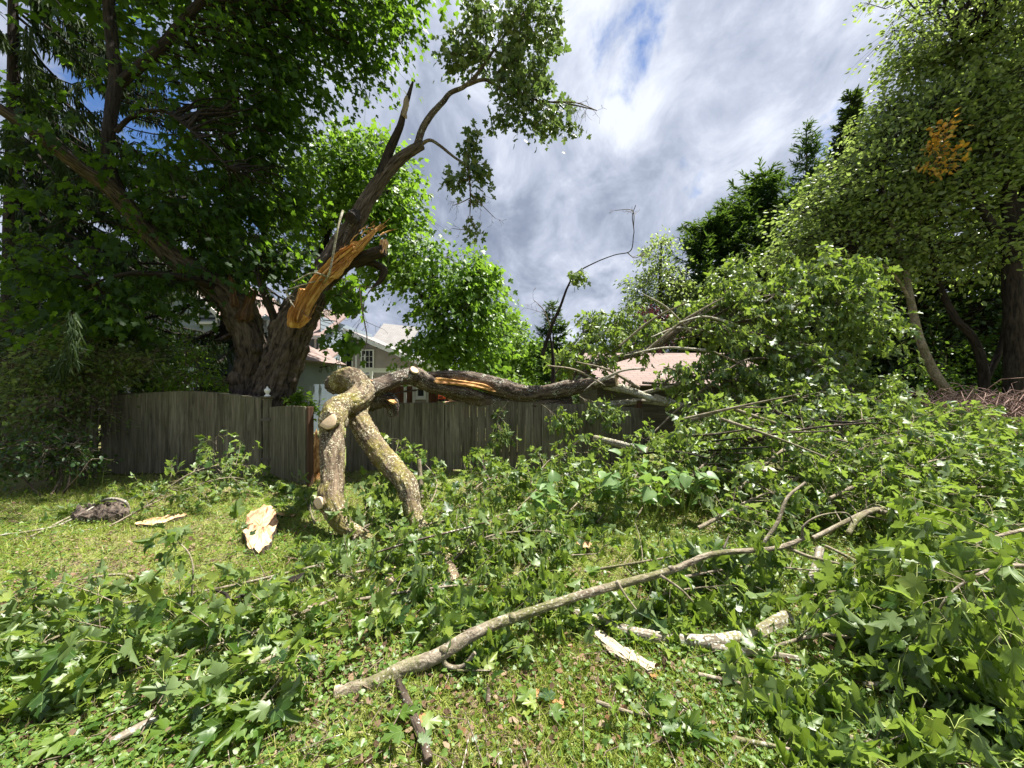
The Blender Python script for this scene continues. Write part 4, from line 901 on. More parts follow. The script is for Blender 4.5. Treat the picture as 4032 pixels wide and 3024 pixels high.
def limb(path, w0, w1, mat='bark_limb', sides=12, parent=tree, name='limb', n=None, rough=.04, lump=.05):
    P = S(*path); C = catmull(P, n or 8 * len(P)); D = C[:, 1]; w = np.interp(np.linspace(0, 1, len(C)), np.linspace(0, 1, len(w0) if hasattr(w0, '__len__') else 2), w0 if hasattr(w0, '__len__') else [w0, w1])
    g = Geo(); tube(g, C, w / 2 / FPX * D, sides, rough=rough, lump=lump, seed=rng.uniform(0, 9)); g.build(name, MT[mat], parent); return C
L1 = limb([(1490, 720, 8.1), (1535, 590, 8.15), (1575, 500, 8.1), (1590, 440, 8.1), (1608, 380, 8.1), (1626, 322, 8.1)], [42, 34, 28, 20, 18, 8], 0, sides=14)
splinter(S((1588, 470, 8.05), (1598, 400, 8.05), (1602, 372, 8.05)), .07, .03, 10, .7, 41, .7).build('snag', MT['splint'], tree, False)
L2 = limb([(1640, 585, 8.4), (1665, 505, 8.45), (1700, 450, 8.5), (1745, 400, 8.55), (1775, 365, 8.6), (1830, 340, 8.65), (1880, 290, 8.7), (1950, 190, 8.8), (2010, 110, 8.9), (2080, 30, 9.0)], [30, 25, 24, 21, 18, 16, 13, 10, 8, 5], 0, 'bark_brown')
L3 = limb([(1650, 575, 8.4), (1690, 552, 8.35), (1730, 572, 8.3), (1790, 620, 8.3), (1835, 648, 8.3)], 15, 8, 'bark_brown', 8)
L4 = limb([(1835, 335, 8.65), (1915, 315, 8.6), (2000, 365, 8.5), (2120, 395, 8.45), (2240, 410, 8.4), (2310, 425, 8.4), (2350, 435, 8.4)], [16, 13, 10, 8, 6, 4, 3], 0, 'bark_brown', 8)
L5 = limb([(1840, 648, 8.3), (1850, 720, 8.3), (1852, 800, 8.3), (1850, 850, 8.3)], 9, 3, 'bark_brown', 6)
L6 = limb([(1300, 1090, 7.75), (1370, 1035, 7.6), (1440, 1010, 7.5), (1515, 985, 7.4)], [64, 54, 48, 46], 0, sides=16)
splinter(S((1495, 1000, 7.4), (1510, 965, 7.4), (1514, 940, 7.4)), .10, .07, 14, .5, 51, .8).build('torn_stub', MT['slab'], tree, False)
L7 = limb([(1400, 1040, 7.7), (1450, 1032, 7.7), (1510, 1060, 7.7), (1500, 1100, 7.7), (1470, 1130, 7.6)], [34, 30, 30, 24, 8], 0, sides=12)
L8 = limb([(1400, 850, 7.9), (1372, 900, 7.7), (1350, 960, 7.5)], 22, 8, 'bark_brown'); L8 = limb([(1400, 850, 7.9), (1380, 858, 7.5)], [50, 44], 0)
# left stem limbs
M1 = limb([(470, 770, 6.95), (425, 640, 6.9), (428, 520, 6.9), (445, 400, 7.0), (455, 300, 7.1), (440, 150, 7.2), (430, -60, 7.3), (460, -400, 7.6)], [50, 44, 40, 42, 43, 40, 36, 20], 0, sides=14)
M2 = limb([(470, 330, 7.1), (540, 270, 7.1), (640, 180, 7.2), (740, 60, 7.3), (850, -60, 7.4), (1020, -300, 7.8)], [36, 36, 34, 31, 28, 16], 0, sides=12)
M3 = limb([(455, 520, 6.9), (520, 460, 6.9), (620, 435, 6.8), (700, 470, 6.8), (800, 560, 6.8), (900, 660, 6.9)], [18, 16, 13, 10, 8, 4], 0, sides=8)
M4 = limb([(860, 1140, 7.7), (760, 1100, 7.2), (640, 1080, 6.9), (500, 1078, 6.6), (380, 1110, 6.4)], [34, 28, 22, 16, 7], 0, sides=10)
M5 = limb([(1110, 1330, 7.6), (1075, 1240, 7.4), (1040, 1160, 7.2), (1015, 1090, 7.1)], [46, 32, 24, 14], 0, sides=10)
M6 = limb([(1240, 1150, 7.4), (1290, 1090, 7.0), (1310, 1010, 6.95), (1330, 900, 6.95), (1350, 830, 7.2)], [7, 9, 9, 8, 10], 0, 'bark_pale', 6); limb([(1290, 1090, 7.0), (1230, 1075, 6.9), (1155, 1110, 6.9)], 8, 4, 'bark_pale', 6)
# crown of the right stem's surviving tip: blobs of (centre, radii, clumps)
def B_(px, py, D, rx, ry, rd, n): c = V(px, py, D); return (c, (rx / FPX * D, rd, ry / FPX * D), n)
crown(tree, np.vstack([L2[20:], L4[8:]]), [B_(1960, 110, 8.8, 130, 110, .7, 22), B_(1810, 215, 8.7, 70, 55, .4, 9), B_(2100, 110, 8.8, 90, 110, .6, 14), B_(2060, 290, 8.6, 130, 90, .6, 18), B_(2020, 430, 8.5, 90, 60, .5, 10), B_(2130, 465, 8.5, 60, 50, .4, 6)],
      .125, T_MID, 'leaf_tip', 'twig', 40, .20, .7, .5, 'crown', upness=.3, rr=(0.15, .95))
crown(tree, L4[30:], [B_(2270, 480, 8.4, 40, 50, .2, 4), B_(2240, 390, 8.4, 40, 30, .2, 2)], .12, T_MID, 'leaf_tip', 'twig', 12, .10, .8, .5, 'foliage', upness=.3, bname='twigs')
crown(tree, L5, [B_(1862, 550, 8.3, 30, 50, .2, 5), B_(1895, 655, 8.3, 38, 50, .2, 5), B_(1790, 690, 8.3, 38, 28, .2, 4), B_(1890, 760, 8.3, 35, 40, .2, 2), B_(1850, 865, 8.3, 35, 25, .2, 2)], .125, T_MID, 'leaf_tip', 'twig', 26, .12, .9, .6, 'foliage', upness=.2, bname='twigs')
def bare(path, w0, w1, n=10, ln=.5, parent=tree, seed=0, mat='twig'):
    C = limb(path, w0, w1, mat, 5, parent, 'bare_twigs', rough=0, lump=0); g = Geo()
    _, tw, Ln = twigset(C, .01, n, ln, .3, .8, .1, .7); tubes(g, tw, np.clip(Ln * .012, .003, .01)[:, None] * np.linspace(1, .5, 6)[None], 4)
    for a in tw: _, t2, L2_ = twigset(a, .003, 3, ln * .4, .4, 1.0, .1, .8, 4); tubes(g, t2, np.full((3, 4), .003), 3)
    g.build('bare_twigs', MT[mat], parent)
bare([(2180, 400, 8.4), (2270, 405, 8.4), (2350, 435, 8.4)], 6, 3, 10, .45); bare([(1852, 760, 8.3), (1890, 800, 8.3), (1950, 860, 8.3)], 5, 2, 7, .45); bare([(1850, 780, 8.3), (1810, 800, 8.3), (1780, 810, 8.3)], 5, 2, 5, .35); bare([(1845, 850, 8.3), (1830, 900, 8.3), (1780, 900, 8.3)], 4, 2, 4, .3)
bare([(1415, 1130, 7.3), (1430, 1240, 7.3), (1445, 1330, 7.3), (1430, 1390, 7.3)], 7, 3, 5, .5); bare([(1270, 1100, 7.0), (1165, 1130, 6.9), (1125, 1150, 6.9), (1160, 1210, 6.9)], 6, 3, 4, .4, mat='bark_pale')
# the great dark canopy carried by the left stem
sk = np.vstack([SKL[30:], M1[6:], M2, M3[8:], M4[8:], M5[10:]])
can = [B_(1020, 60, 8.2, 230, 170, 1.2, 25), B_(1280, 60, 8.4, 240, 150, 1.0, 22), B_(1480, 90, 8.6, 150, 140, .8, 12), B_(1420, 240, 8.6, 100, 60, .5, 5), B_(900, 260, 8.0, 240, 150, 1.2, 25), B_(1130, 280, 8.2, 180, 110, 1.0, 14),
       B_(860, 470, 7.9, 220, 130, 1.1, 16), B_(1060, 480, 8.1, 130, 130, .9, 12), B_(980, 680, 8.0, 190, 130, 1.0, 17), B_(760, 700, 7.6, 160, 110, 1.0, 11), B_(700, 880, 7.6, 220, 110, 1.0, 15), B_(950, 860, 7.9, 190, 120, .9, 14),
       B_(1100, 800, 8.1, 100, 120, .7, 7), B_(1020, 1040, 7.5, 190, 110, .6, 14), B_(620, 180, 7.6, 150, 130, .9, 2), B_(300, 560, 6.4, 180, 60, .7, 2), B_(110, 380, 6.2, 160, 70, .7, 2), B_(250, 900, 6.6, 280, 110, 1.0, 6),
       B_(120, 1080, 6.4, 220, 90, .9, 7), B_(430, 1080, 6.8, 220, 90, .9, 8), B_(560, 1210, 6.9, 150, 80, .7, 9), B_(300, 1230, 6.6, 230, 80, .7, 8), B_(1150, 980, 8.0, 60, 120, .5, 4), B_(80, 720, 6.3, 110, 90, .7, 2)]
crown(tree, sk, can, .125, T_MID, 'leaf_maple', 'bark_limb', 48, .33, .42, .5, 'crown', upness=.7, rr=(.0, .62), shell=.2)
# same canopy above the frame: unseen clumps, added and thickened for their shade
sk2 = np.vstack([M1[-12:], M2[-12:]])
crown(tree, sk2, [B_(950, -380, 8.2, 750, 260, 2.4, 130), B_(1150, -300, 9.5, 600, 250, 1.8, 80), B_(300, -250, 7.2, 400, 220, 2.0, 22)], .20, T_LO, 'leaf_maple', 'bark_limb', 42, .55, .4, .4, 'shading_crown', upness=.7, rr=(.0, .75), shell=.2)
crown(tree, np.vstack([SKR[30:60], L6[10:], L7]), [B_(1360, 1330, 7.2, 50, 30, .2, 4), B_(1340, 1180, 7.5, 40, 30, .3, 4), B_(1370, 1130, 8.4, 50, 60, .4, 8)], .15, T_MID, 'leaf_maple', 'twig', 22, .16, .7, .6, 'crown', upness=.4, rr=(.1, .9))
crown(tree, M4, [B_(390, 1180, 6.7, 30, 20, .1, 3), B_(305, 1245, 6.6, 30, 20, .1, 2)], .10, T_MID, 'leaf_tan', 'twig', 12, .08, .8, .8, 'dead_foliage', bname='twigs')

# ================================================================ FALLEN TRUNK ACROSS THE FENCE
ft = thing('fallen_log', G(1330, 2140), 'mossy two legged fallen trunk propped over the fence with sawn ends', 'fallen log')
def log(path, ws, mat, name='bark_log', sides=22, rough=.035, lump=.05, root=None, seed=None, n=None, cap=True, ridge=None, rk=None):
    P = S(*path); n = n or 9 * len(P)
    if ridge is None: ridge = .14 if sides >= 16 else 0
    if ridge: n = max(n * 2, 120); sides = int(sides * 1.8); rough = rough * .3
    C = catmull(P, n); w = np.interp(np.linspace(0, len(ws) - 1, n), range(len(ws)), ws)
    g = Geo(); tube(g, C, w / 2 / FPX * C[:, 1], sides, rough=rough, lump=lump, seed=rng.uniform(0, 9) if seed is None else seed, cap=cap, ridge=ridge, rk=rk or min(40, 4.0 / (np.mean(ws) / 2 / FPX * P[0][1]))); o = g.build(name, MT[mat], root or ft); return C, w / 2 / FPX * C[:, 1], o
log([(1330, 1508, 6.1), (1358, 1492, 5.95), (1395, 1495, 5.8), (1424, 1545, 5.6), (1388, 1582, 5.3), (1335, 1605, 5.05), (1312, 1645, 4.85), (1306, 1695, 4.7), (1307, 1794, 4.5), (1311, 1889, 4.35), (1301, 1955, 4.22), (1319, 2012, 4.12), (1358, 2075, 4.05), (1430, 2112, 4.0), (1520, 2150, 3.95)],
    [72, 84, 90, 94, 94, 92, 92, 88, 86, 88, 98, 84, 64, 50, 42], 'bark_mossy', sides=30, n=180, lump=.075, rough=.05)
burl(V(1318, 1660, 4.86), .125, 3.3).build('bark_collar', MT['bark_mossy'], ft)
c_, r_, _ = log([(1335, 1660, 5.0), (1306, 1656, 4.72), (1290, 1656, 4.42)], [70, 70, 68], 'bark_mossy', 'sawn_stub', 20); disc(ft, c_[-1], np.array([.12, -.95, .28]), r_[-1] * .97, label='big pale sawn face high on the left leg')
c_, r_, _ = log([(1300, 1975, 4.2), (1270, 1980, 4.1), (1252, 1982, 4.03)], [58, 50, 46], 'bark_mossy', 'sawn_stub', 16); disc(ft, c_[-1], np.array([-.30, -.92, .10]), r_[-1] * .98, oval=1.1, label='small sawn face with brown heart low on the left leg')
log([(1410, 1530, 5.7), (1414, 1589, 5.55), (1411, 1640, 5.4), (1440, 1703, 5.2), (1492, 1780, 4.95), (1555, 1852, 4.7), (1602, 1912, 4.5), (1620, 1985, 4.4), (1646, 2062, 4.3), (1665, 2110, 4.2)], [70, 76, 78, 84, 84, 82, 80, 68, 72, 66], 'bark_mossy', 'leg_log', 28, n=120, lump=.07, rough=.05)
log([(1318, 1514, 6.4), (1350, 1510, 6.25), (1400, 1512, 6.0)], [78, 84, 78], 'bark_brown', 'trunk_end', 26)
splinter(S((1445, 1545, 6.1), (1500, 1520, 6.4), (1560, 1490, 6.7), (1625, 1478, 6.9)), .10, .11, 16, .2, 61, .9, .15).build('split_trunk', MT['bark_brown'], ft, False)
log([(1420, 1545, 6.0), (1500, 1515, 6.4), (1570, 1490, 6.7), (1632, 1482, 6.95), (1700, 1515, 7.05), (1780, 1532, 7.1), (1845, 1548, 7.1), (1905, 1562, 7.1)], [70, 62, 60, 78, 60, 48, 44, 22], 'bark_brown', 'split_trunk', 22, .08, .10)
log([(1700, 1510, 7.25), (1780, 1545, 7.3), (1880, 1570, 7.3), (1990, 1580, 7.4), (2120, 1590, 7.4), (2250, 1580, 7.5)], [50, 54, 60, 52, 50, 36], 'bark_brown', 'lower_trunk', 20, .05)
uc, ur, _ = log([(1625, 1485, 7.1), (1710, 1478, 7.15), (1800, 1482, 7.2), (1890, 1500, 7.25), (1980, 1530, 7.3), (2060, 1548, 7.3), (2140, 1545, 7.35), (2230, 1530, 7.35), (2330, 1512, 7.3), (2422, 1500, 7.2)], [24, 30, 44, 62, 76, 66, 54, 62, 46, 40], 'bark_brown', 'upper_trunk', 22, .05)
disc(ft, uc[-1], uc[-1] - uc[-3] + np.array([0, -.06, .0]), ur[-1] * .97, label='round sawn face at the right end of the upper trunk')
splinter(S((1700, 1500, 7.02), (1800, 1506, 7.03), (1900, 1522, 7.05), (1965, 1545, 7.1)), .09, .04, 16, .6, 71, .7, .22).build('split_wood', MT['torn'], ft, False)
splinter(S((1630, 1500, 6.85), (1620, 1470, 6.8), (1630, 1452, 6.78)), .09, .05, 12, .4, 73, .9).build('sawn_stub', MT['bark_brown'], ft, False); disc(ft, V(1632, 1456, 6.76), (.55, -.5, .6), .075, label='bright fresh chip on the upright stub')
splinter(S((1420, 1490, 6.0), (1450, 1497, 6.1), (1470, 1500, 6.1)), .045, .02, 8, .7, 75).build('split_wood', MT['slab'], ft, False)
log([(1420, 1560, 6.3), (1460, 1575, 6.5), (1510, 1570, 6.6), (1545, 1590, 6.6), (1550, 1640, 6.6)], [88, 84, 66, 58, 34], 'bark_brown', 'stub_limb', 18, .07, .1)
splinter(S((1540, 1580, 6.5), (1555, 1588, 6.4)), .08, .04, 10, .5, 77).build('split_wood', MT['torn'], ft, False)
splinter(S((1545, 1552, 6.9), (1600, 1540, 6.95), (1660, 1535, 7.0)), .02, .045, 8, .7, 79, .5).build('split_wood', MT['bark_brown'], ft, False)
# top limbs continuing right beyond the fence
log([(2380, 1515, 7.35), (2460, 1532, 7.3), (2520, 1552, 7.2), (2580, 1572, 7.1), (2660, 1590, 7.0), (2745, 1612, 6.9)], [36, 32, 28, 22, 18, 16], 'bark_pale', 'limb', 12)
log([(2575, 1560, 7.1), (2650, 1580, 7.0), (2700, 1598, 6.95)], [20, 14, 12], 'bark_pale', 'limb', 8)
log([(2330, 1600, 7.5), (2430, 1588, 7.5), (2530, 1580, 7.5), (2620, 1590, 7.4), (2700, 1598, 7.3)], [36, 26, 20, 18, 14], 'bark_pale', 'limb', 10)
log([(2250, 1545, 7.5), (2330, 1440, 7.6), (2440, 1410, 7.6), (2560, 1370, 7.5), (2650, 1310, 7.5), (2740, 1240, 7.6), (2850, 1200, 7.7), (2990, 1180, 7.8)], [40, 32, 28, 26, 22, 16, 12, 8], 'bark_brown', 'limb', 10)
log([(2520, 1552, 7.2), (2620, 1525, 7.1), (2760, 1490, 7.0), (2900, 1470, 6.9), (3020, 1478, 6.8)], [16, 14, 12, 9, 6], 'bark_pale', 'limb', 8)
log([(2175, 1545, 7.5), (2178, 1420, 7.5), (2165, 1310, 7.5)], [20, 14, 6], 'bark_limb', 'limb', 8)
log([(2135, 1400, 7.6), (2170, 1290, 7.6), (2205, 1210, 7.6), (2235, 1130, 7.6), (2270, 1075, 7.6), (2345, 1033, 7.7), (2420, 1004, 7.7), (2482, 988, 7.7), (2494, 930, 7.7), (2496, 905, 7.7), (2490, 850, 7.7), (2503, 808, 7.7)], [16, 13, 11, 8, 6, 4.5, 4, 4, 3.5, 3.5, 3, 2.5], 'bark_limb', 'limb', 8, .05, .04)
bare([(2495, 900, 7.7), (2490, 830, 7.7), (2420, 828, 7.7)], 4, 2, 6, .3, ft); bare([(2470, 995, 7.7), (2500, 1015, 7.7), (2540, 1000, 7.7)], 4, 2, 4, .3, ft); bare([(2170, 1290, 7.6), (2140, 1220, 7.6), (2100, 1180, 7.6)], 5, 2, 5, .4, ft)

crown(ft, np.array([V(2270, 1075, 7.6), V(2235, 1130, 7.6)]), [B_(2262, 1110, 7.55, 22, 40, .08, 4), B_(2290, 1085, 7.55, 14, 14, .05, 2)], .09, T_MID, 'leaf_fallen', 'twig', 12, .07, 1.0, 1.0, 'foliage', upness=.2)
# ================================================================ OTHER TREES
def trunkof(root, pts, ws, mat='bark_limb', sides=12, name='trunk'):
    return log(pts, ws, mat, name, sides, root=root)[0]
def dtree(name, label, px, D, gy, trunk, ws, limbs, blobs, ls, T, lm, per=26, cl=.5, flat=.4, droop=.35, upness=.8, rr=None, group=None, mat='bark_limb', cat='tree', shell=.45):
    r_ = thing(name, (V(px, 0, D)[0], D, 0), label, cat, group); sk = [trunkof(r_, trunk, ws, mat)[10:]]
    for (p, w) in limbs: sk.append(trunkof(r_, p, w, mat, 8, 'limb'))
    crown(r_, np.vstack(sk), blobs, ls, T, lm, 'bark_limb', per, cl, flat, droop, upness=upness, rr=rr, shell=shell); return r_
# bright maples behind the split tree
dtree('maple_tree', 'bright green maple rising behind the leaning broken trunk', 1180, 13, 0, [(1150, 1690, 13), (1165, 1450, 13), (1190, 1250, 13), (1280, 950, 13), (1360, 700, 13)], [36, 34, 30, 24, 10], [([(1335, 1000, 13), (1450, 850, 13), (1540, 740, 13)], [20, 14, 8]), ([(1335, 1050, 13), (1250, 850, 13), (1200, 700, 13)], [20, 14, 8])],
      [B_(1430, 680, 13, 190, 140, 1.4, 50), B_(1270, 720, 13, 130, 120, 1.2, 26), B_(1540, 800, 12.6, 110, 100, 1.0, 30), B_(1420, 870, 12.8, 170, 100, 1.2, 34), B_(1420, 580, 13, 110, 50, .8, 16), B_(1200, 850, 13, 100, 120, 1, 14), B_(1540, 700, 13, 90, 60, .7, 12)], .17, T_MID, 'leaf_bright', 34, .46, .5, .5, .6, (.1, 1))
dtree('maple_tree', 'drooping bright maple hanging over the neighbouring houses, centre', 1760, 12.5, 0, [(1760, 1690, 12.5), (1745, 1400, 12.5), (1720, 1200, 12.5), (1700, 1020, 12.5)], [40, 34, 24, 12], [([(1740, 1300, 12.5), (1620, 1100, 12), (1560, 1050, 12)], [18, 12, 8]), ([(1740, 1250, 12.5), (1850, 1100, 12.4), (1920, 1050, 12.4)], [18, 12, 8])],
      [B_(1640, 1030, 12.2, 150, 90, 1.1, 38), B_(1800, 1080, 12.4, 150, 100, 1.1, 40), B_(1800, 1230, 12.4, 130, 110, 1.1, 36), B_(1880, 1150, 12.6, 90, 110, .9, 22), B_(1720, 1360, 12.2, 110, 50, .9, 24), B_(1870, 1370, 12.4, 100, 110, 1, 26), B_(1570, 1000, 12.2, 90, 70, .7, 14)], .16, T_MID, 'leaf_bright', 32, .42, .5, .6, .6, (.0, .8))
dtree('maple_tree', 'rounded yellow green tree between the drooping maple and the dark conifer', 1990, 17, 0, [(1990, 1650, 17), (1990, 1400, 17), (1985, 1200, 17)], [30, 24, 10], [],
      [B_(1990, 1330, 17, 80, 130, 1.6, 70), B_(1930, 1400, 16.5, 60, 100, 1.2, 34), B_(2035, 1400, 17, 30, 90, .8, 18), B_(1960, 1480, 16, 90, 50, .9, 24)], .17, T_LO, 'leaf_bright', 34, .42, .5, .4, .7, (.35, 1))
dtree('maple_tree', 'small pale green tree low behind the fallen trunk', 2060, 22, 0, [(2060, 1600, 22), (2060, 1500, 22), (2060, 1430, 22)], [14, 10, 6], [], [B_(2070, 1440, 22, 60, 50, 1.4, 50), B_(2030, 1520, 20, 50, 40, 1, 30), B_(2100, 1390, 26, 40, 40, 1, 20)], .2, T_LO, 'leaf_bright', 30, .45, .6, .4, .7, (.2, .9))
dtree('bush', 'vivid yellow green bush just above the fallen trunk', 2020, 11, 0, [(2020, 1690, 11), (2020, 1620, 11), (2020, 1560, 11)], [10, 8, 6], [], [B_(2020, 1530, 11, 60, 32, .5, 26), B_(1960, 1550, 11, 40, 24, .4, 14)], .08, T_OV, 'leaf_bright', 40, .16, .8, .2, .7, (.6, 1), cat='bush')
# conifers in the middle distance
def con(label, px, ytop, D, radpx, nb, **k):
    b = V(px, 0, D); base = (b[0], D, 0); h_ = EYE + (1512 - ytop) / FPX * D
    r_ = thing(k.pop('kindname', 'conifer'), base, label, 'conifer', k.pop('group', None)); conifer(r_, base, h_, radpx / FPX * D, nb, **k); return r_
con('dark conical conifer in the middle distance behind the bare twig', 2175, 1190, 17, 125, 170, droop=.15, spray=.38, wid=.07, dens=26)
con('small dark conifer behind the fallen leafy tops', 2330, 1235, 20, 110, 130, droop=.15, spray=.42, wid=.08, dens=20)
con('dark conifer beside the purple leaved bush', 2420, 1270, 19, 90, 100, droop=.1, spray=.4, wid=.08, dens=20)
dtree('bush', 'dark purple leaved tree above the low shed roof', 2560, 13.5, 0, [(2560, 1690, 13.5), (2560, 1450, 13.5), (2560, 1300, 13.5)], [16, 12, 6], [], [B_(2560, 1310, 13.5, 75, 85, .9, 60)], .10, T_OV, 'leaf_purple', 46, .26, .7, .3, .5, None, cat='bush')
dtree('deciduous_tree', 'airy green tree with small leaves left of the dark hemlocks', 2610, 15, 0, [(2610, 1660, 15), (2605, 1350, 15), (2600, 1100, 15), (2605, 960, 15)], [30, 24, 14, 5], [], [B_(2600, 1010, 15, 55, 80, .8, 20), B_(2590, 1130, 15, 110, 90, 1.1, 44), B_(2600, 1260, 15, 120, 90, 1.1, 40), B_(2680, 1180, 15, 60, 90, .8, 20)], .13, T_OV, 'leaf_right', 44, .34, .55, .4, .5, (.1, .9))
# the dark ragged hemlock group
HM = [('broad dark hemlock with ragged top, left of the group', 2790, 870, 16, 230, 260), ('dark hemlock behind the fallen crown, second from left', 2990, 690, 17, 260, 320), ('low dark hemlock leaning left before the group', 2880, 800, 16.5, 220, 260), ('dark hemlock under the tall spruce spire', 3230, 720, 17.5, 240, 260)]
for i_, (lb, px, yt, D, rp, nb) in enumerate(HM): con(lb, px, yt, D, rp, nb, group='hemlocks behind the fallen crown', droop=.2, spray=.50, wid=.11, dens=34, ragged=.35, power=.5, top=.75, hang=.25, z0=.06)
con('slender pale topped conifer spire left of the tall spruce', 3175, 480, 19, 190, 220, spray=.45, wid=.08, dens=22, ragged=.4, top=.9, power=.8, z0=.2)
con('tall dark spruce spire above the right hand trees', 3350, 352, 19, 260, 340, spray=.5, wid=.13, dens=30, lm='needle_dark', ragged=.25, top=.4, power=.9, z0=.15)
con('broad dark hemlock behind the leaning right hand trunks', 3620, 620, 13.5, 420, 260, droop=.15, spray=.42, wid=.08, dens=30, ragged=.3, power=.5, top=.3, z0=.1)
con('tall dark hemlock at the right edge behind the many stemmed tree', 4000, 100, 13, 420, 240, droop=.15, spray=.42, wid=.08, dens=26, ragged=.35, power=.5, top=.3, z0=.15)
# spruces at the left with hanging shoots
con('old spruce with long sagging branches at the left edge', 45, -800, 9.5, 1000, 84, kindname='spruce_tree', droop=.38, spray=.42, wid=.038, dens=80, lm='needle_dark', bm='bark_limb', hang=2.6, bthick=.007, z0=.18, power=.45, ragged=.35, top=.0, trunk_r=.24, bare=.03, azr=(-.9, 1.9), uptip=.12)
con('second spruce half hidden behind the split maple crown', 900, -500, 12.5, 560, 120, kindname='spruce_tree', droop=.30, spray=.40, wid=.035, dens=24, lm='needle_dark', bm='bark_limb', hang=1.5, z0=.12, power=.6, ragged=.3, top=.0, uptip=.15)
con('dense dark spruce standing beyond the left shrubs', 250, 500, 11.5, 420, 110, kindname='spruce_tree', droop=.30, spray=.40, wid=.04, dens=22, lm='needle_dark', bm='bark_limb', hang=1.4, z0=.10, power=.6, ragged=.3, top=.0)
# right hand side trees
def rt(label, px, D, trunk, ws, limbs, blobs, **k):
    a = dict(ls=.125, T=T_OV, lm='leaf_right', per=50, cl=.40, flat=.30, droop=.3, upness=.3, rr=(.0, .95), group='thin leaved trees along the right side'); a.update(k); mat = a.pop('mat', 'bark_grey')
    ls, T, lm = a.pop('ls'), a.pop('T'), a.pop('lm'); return dtree('deciduous_tree', label, px, D, 0, trunk, ws, limbs, blobs, ls, T, lm, mat=mat, **a)
rt('leaning grey trunk tree at right, curving up from the brush', 3590, 9.5, [(3800, 1760, 9.2), (3760, 1590, 9.3), (3680, 1470, 9.4), (3620, 1330, 9.5), (3585, 1180, 9.6), (3560, 1040, 9.8), (3500, 860, 10), (3470, 700, 10.2)], [40, 34, 32, 28, 24, 20, 14, 8], [([(3585, 1180, 9.6), (3500, 1060, 9.6), (3380, 1000, 9.6)], [12, 9, 5]), ([(3560, 1040, 9.8), (3620, 900, 9.8), (3650, 700, 9.8)], [14, 10, 6])],
   [B_(3440, 720, 10.2, 190, 150, 1.2, 80), B_(3270, 850, 10.5, 150, 110, 1.0, 45), B_(3560, 560, 10.4, 190, 130, 1.2, 68), B_(3400, 960, 10, 200, 110, 1.0, 50), B_(3150, 1000, 10.5, 100, 70, .8, 18), B_(3640, 800, 10.0, 130, 110, 1.0, 32)])
rt('forked tree with dark trunk right of the leaning one', 3860, 9.5, [(3880, 1640, 9.5), (3870, 1450, 9.5), (3830, 1330, 9.5), (3760, 1250, 9.6), (3700, 1120, 9.8), (3660, 960, 10), (3630, 700, 10.2)], [36, 32, 28, 24, 20, 16, 8], [([(3880, 1500, 9.5), (3950, 1330, 9.5), (3960, 1100, 9.5)], [24, 18, 12])],
   [B_(3720, 470, 10.2, 190, 160, 1.3, 75), B_(3850, 700, 9.8, 170, 150, 1.2, 55), B_(3700, 1000, 9.8, 160, 90, 1.0, 25), B_(3560, 420, 10.6, 90, 80, .7, 18), B_(3900, 950, 9.6, 130, 110, 1.0, 20)], mat='bark_limb')
rt('tall many stemmed tree filling the top right corner', 3990, 9, [(3990, 1700, 9), (3995, 1400, 9), (3985, 1100, 9), (3975, 800, 9.2), (3900, 500, 9.4), (3850, 200, 9.8)], [66, 58, 54, 44, 28, 12], [([(3980, 1000, 9), (3850, 800, 9.2), (3720, 600, 9.5)], [34, 22, 10]), ([(3985, 900, 9.1), (4080, 600, 9.3), (4100, 200, 9.6)], [40, 28, 12])],
   [B_(3780, 110, 10, 190, 150, 1.4, 70), B_(3980, 200, 9.6, 160, 200, 1.3, 75), B_(3950, 450, 9.4, 140, 160, 1.2, 55), B_(3640, 230, 10.4, 80, 100, .8, 22), B_(3850, -250, 10, 350, 200, 1.8, 62), B_(4150, 700, 9.2, 200, 250, 1.2, 38)], mat='bark_limb')
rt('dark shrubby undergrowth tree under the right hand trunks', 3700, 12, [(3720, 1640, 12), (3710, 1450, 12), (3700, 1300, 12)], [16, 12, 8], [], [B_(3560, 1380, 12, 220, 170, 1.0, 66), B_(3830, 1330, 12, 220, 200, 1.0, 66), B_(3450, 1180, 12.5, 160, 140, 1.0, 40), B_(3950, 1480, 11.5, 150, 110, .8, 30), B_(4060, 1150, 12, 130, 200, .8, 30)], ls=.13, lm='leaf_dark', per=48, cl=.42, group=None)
rt('lighter leafy sapling glowing between the right hand trunks', 3720, 10.5, [(3720, 1640, 10.5), (3720, 1520, 10.5), (3725, 1400, 10.5)], [8, 6, 4], [], [B_(3720, 1420, 10.5, 60, 110, .4, 16), B_(3640, 1500, 10.3, 90, 70, .4, 16), B_(3800, 1530, 10.3, 80, 50, .4, 12)], ls=.10, lm='leaf_bright', per=30, cl=.26, group=None)
o_r = bpy.data.objects['deciduous_tree']
tr_ = [o for o in bpy.data.objects if o.get('label', '').startswith('forked tree')][0]
crown(tr_, np.array([V(3720, 900, 9.4), V(3700, 700, 9.4)]), [B_(3725, 500, 8.7, 22, 30, .12, 4), B_(3690, 560, 8.7, 26, 26, .1, 4), B_(3745, 600, 8.7, 26, 50, .1, 5), B_(3660, 640, 8.7, 24, 24, .1, 4)], .13, T_OV, 'leaf_orange', 'twig', 14, .12, .8, .6, 'foliage', bname='twigs')
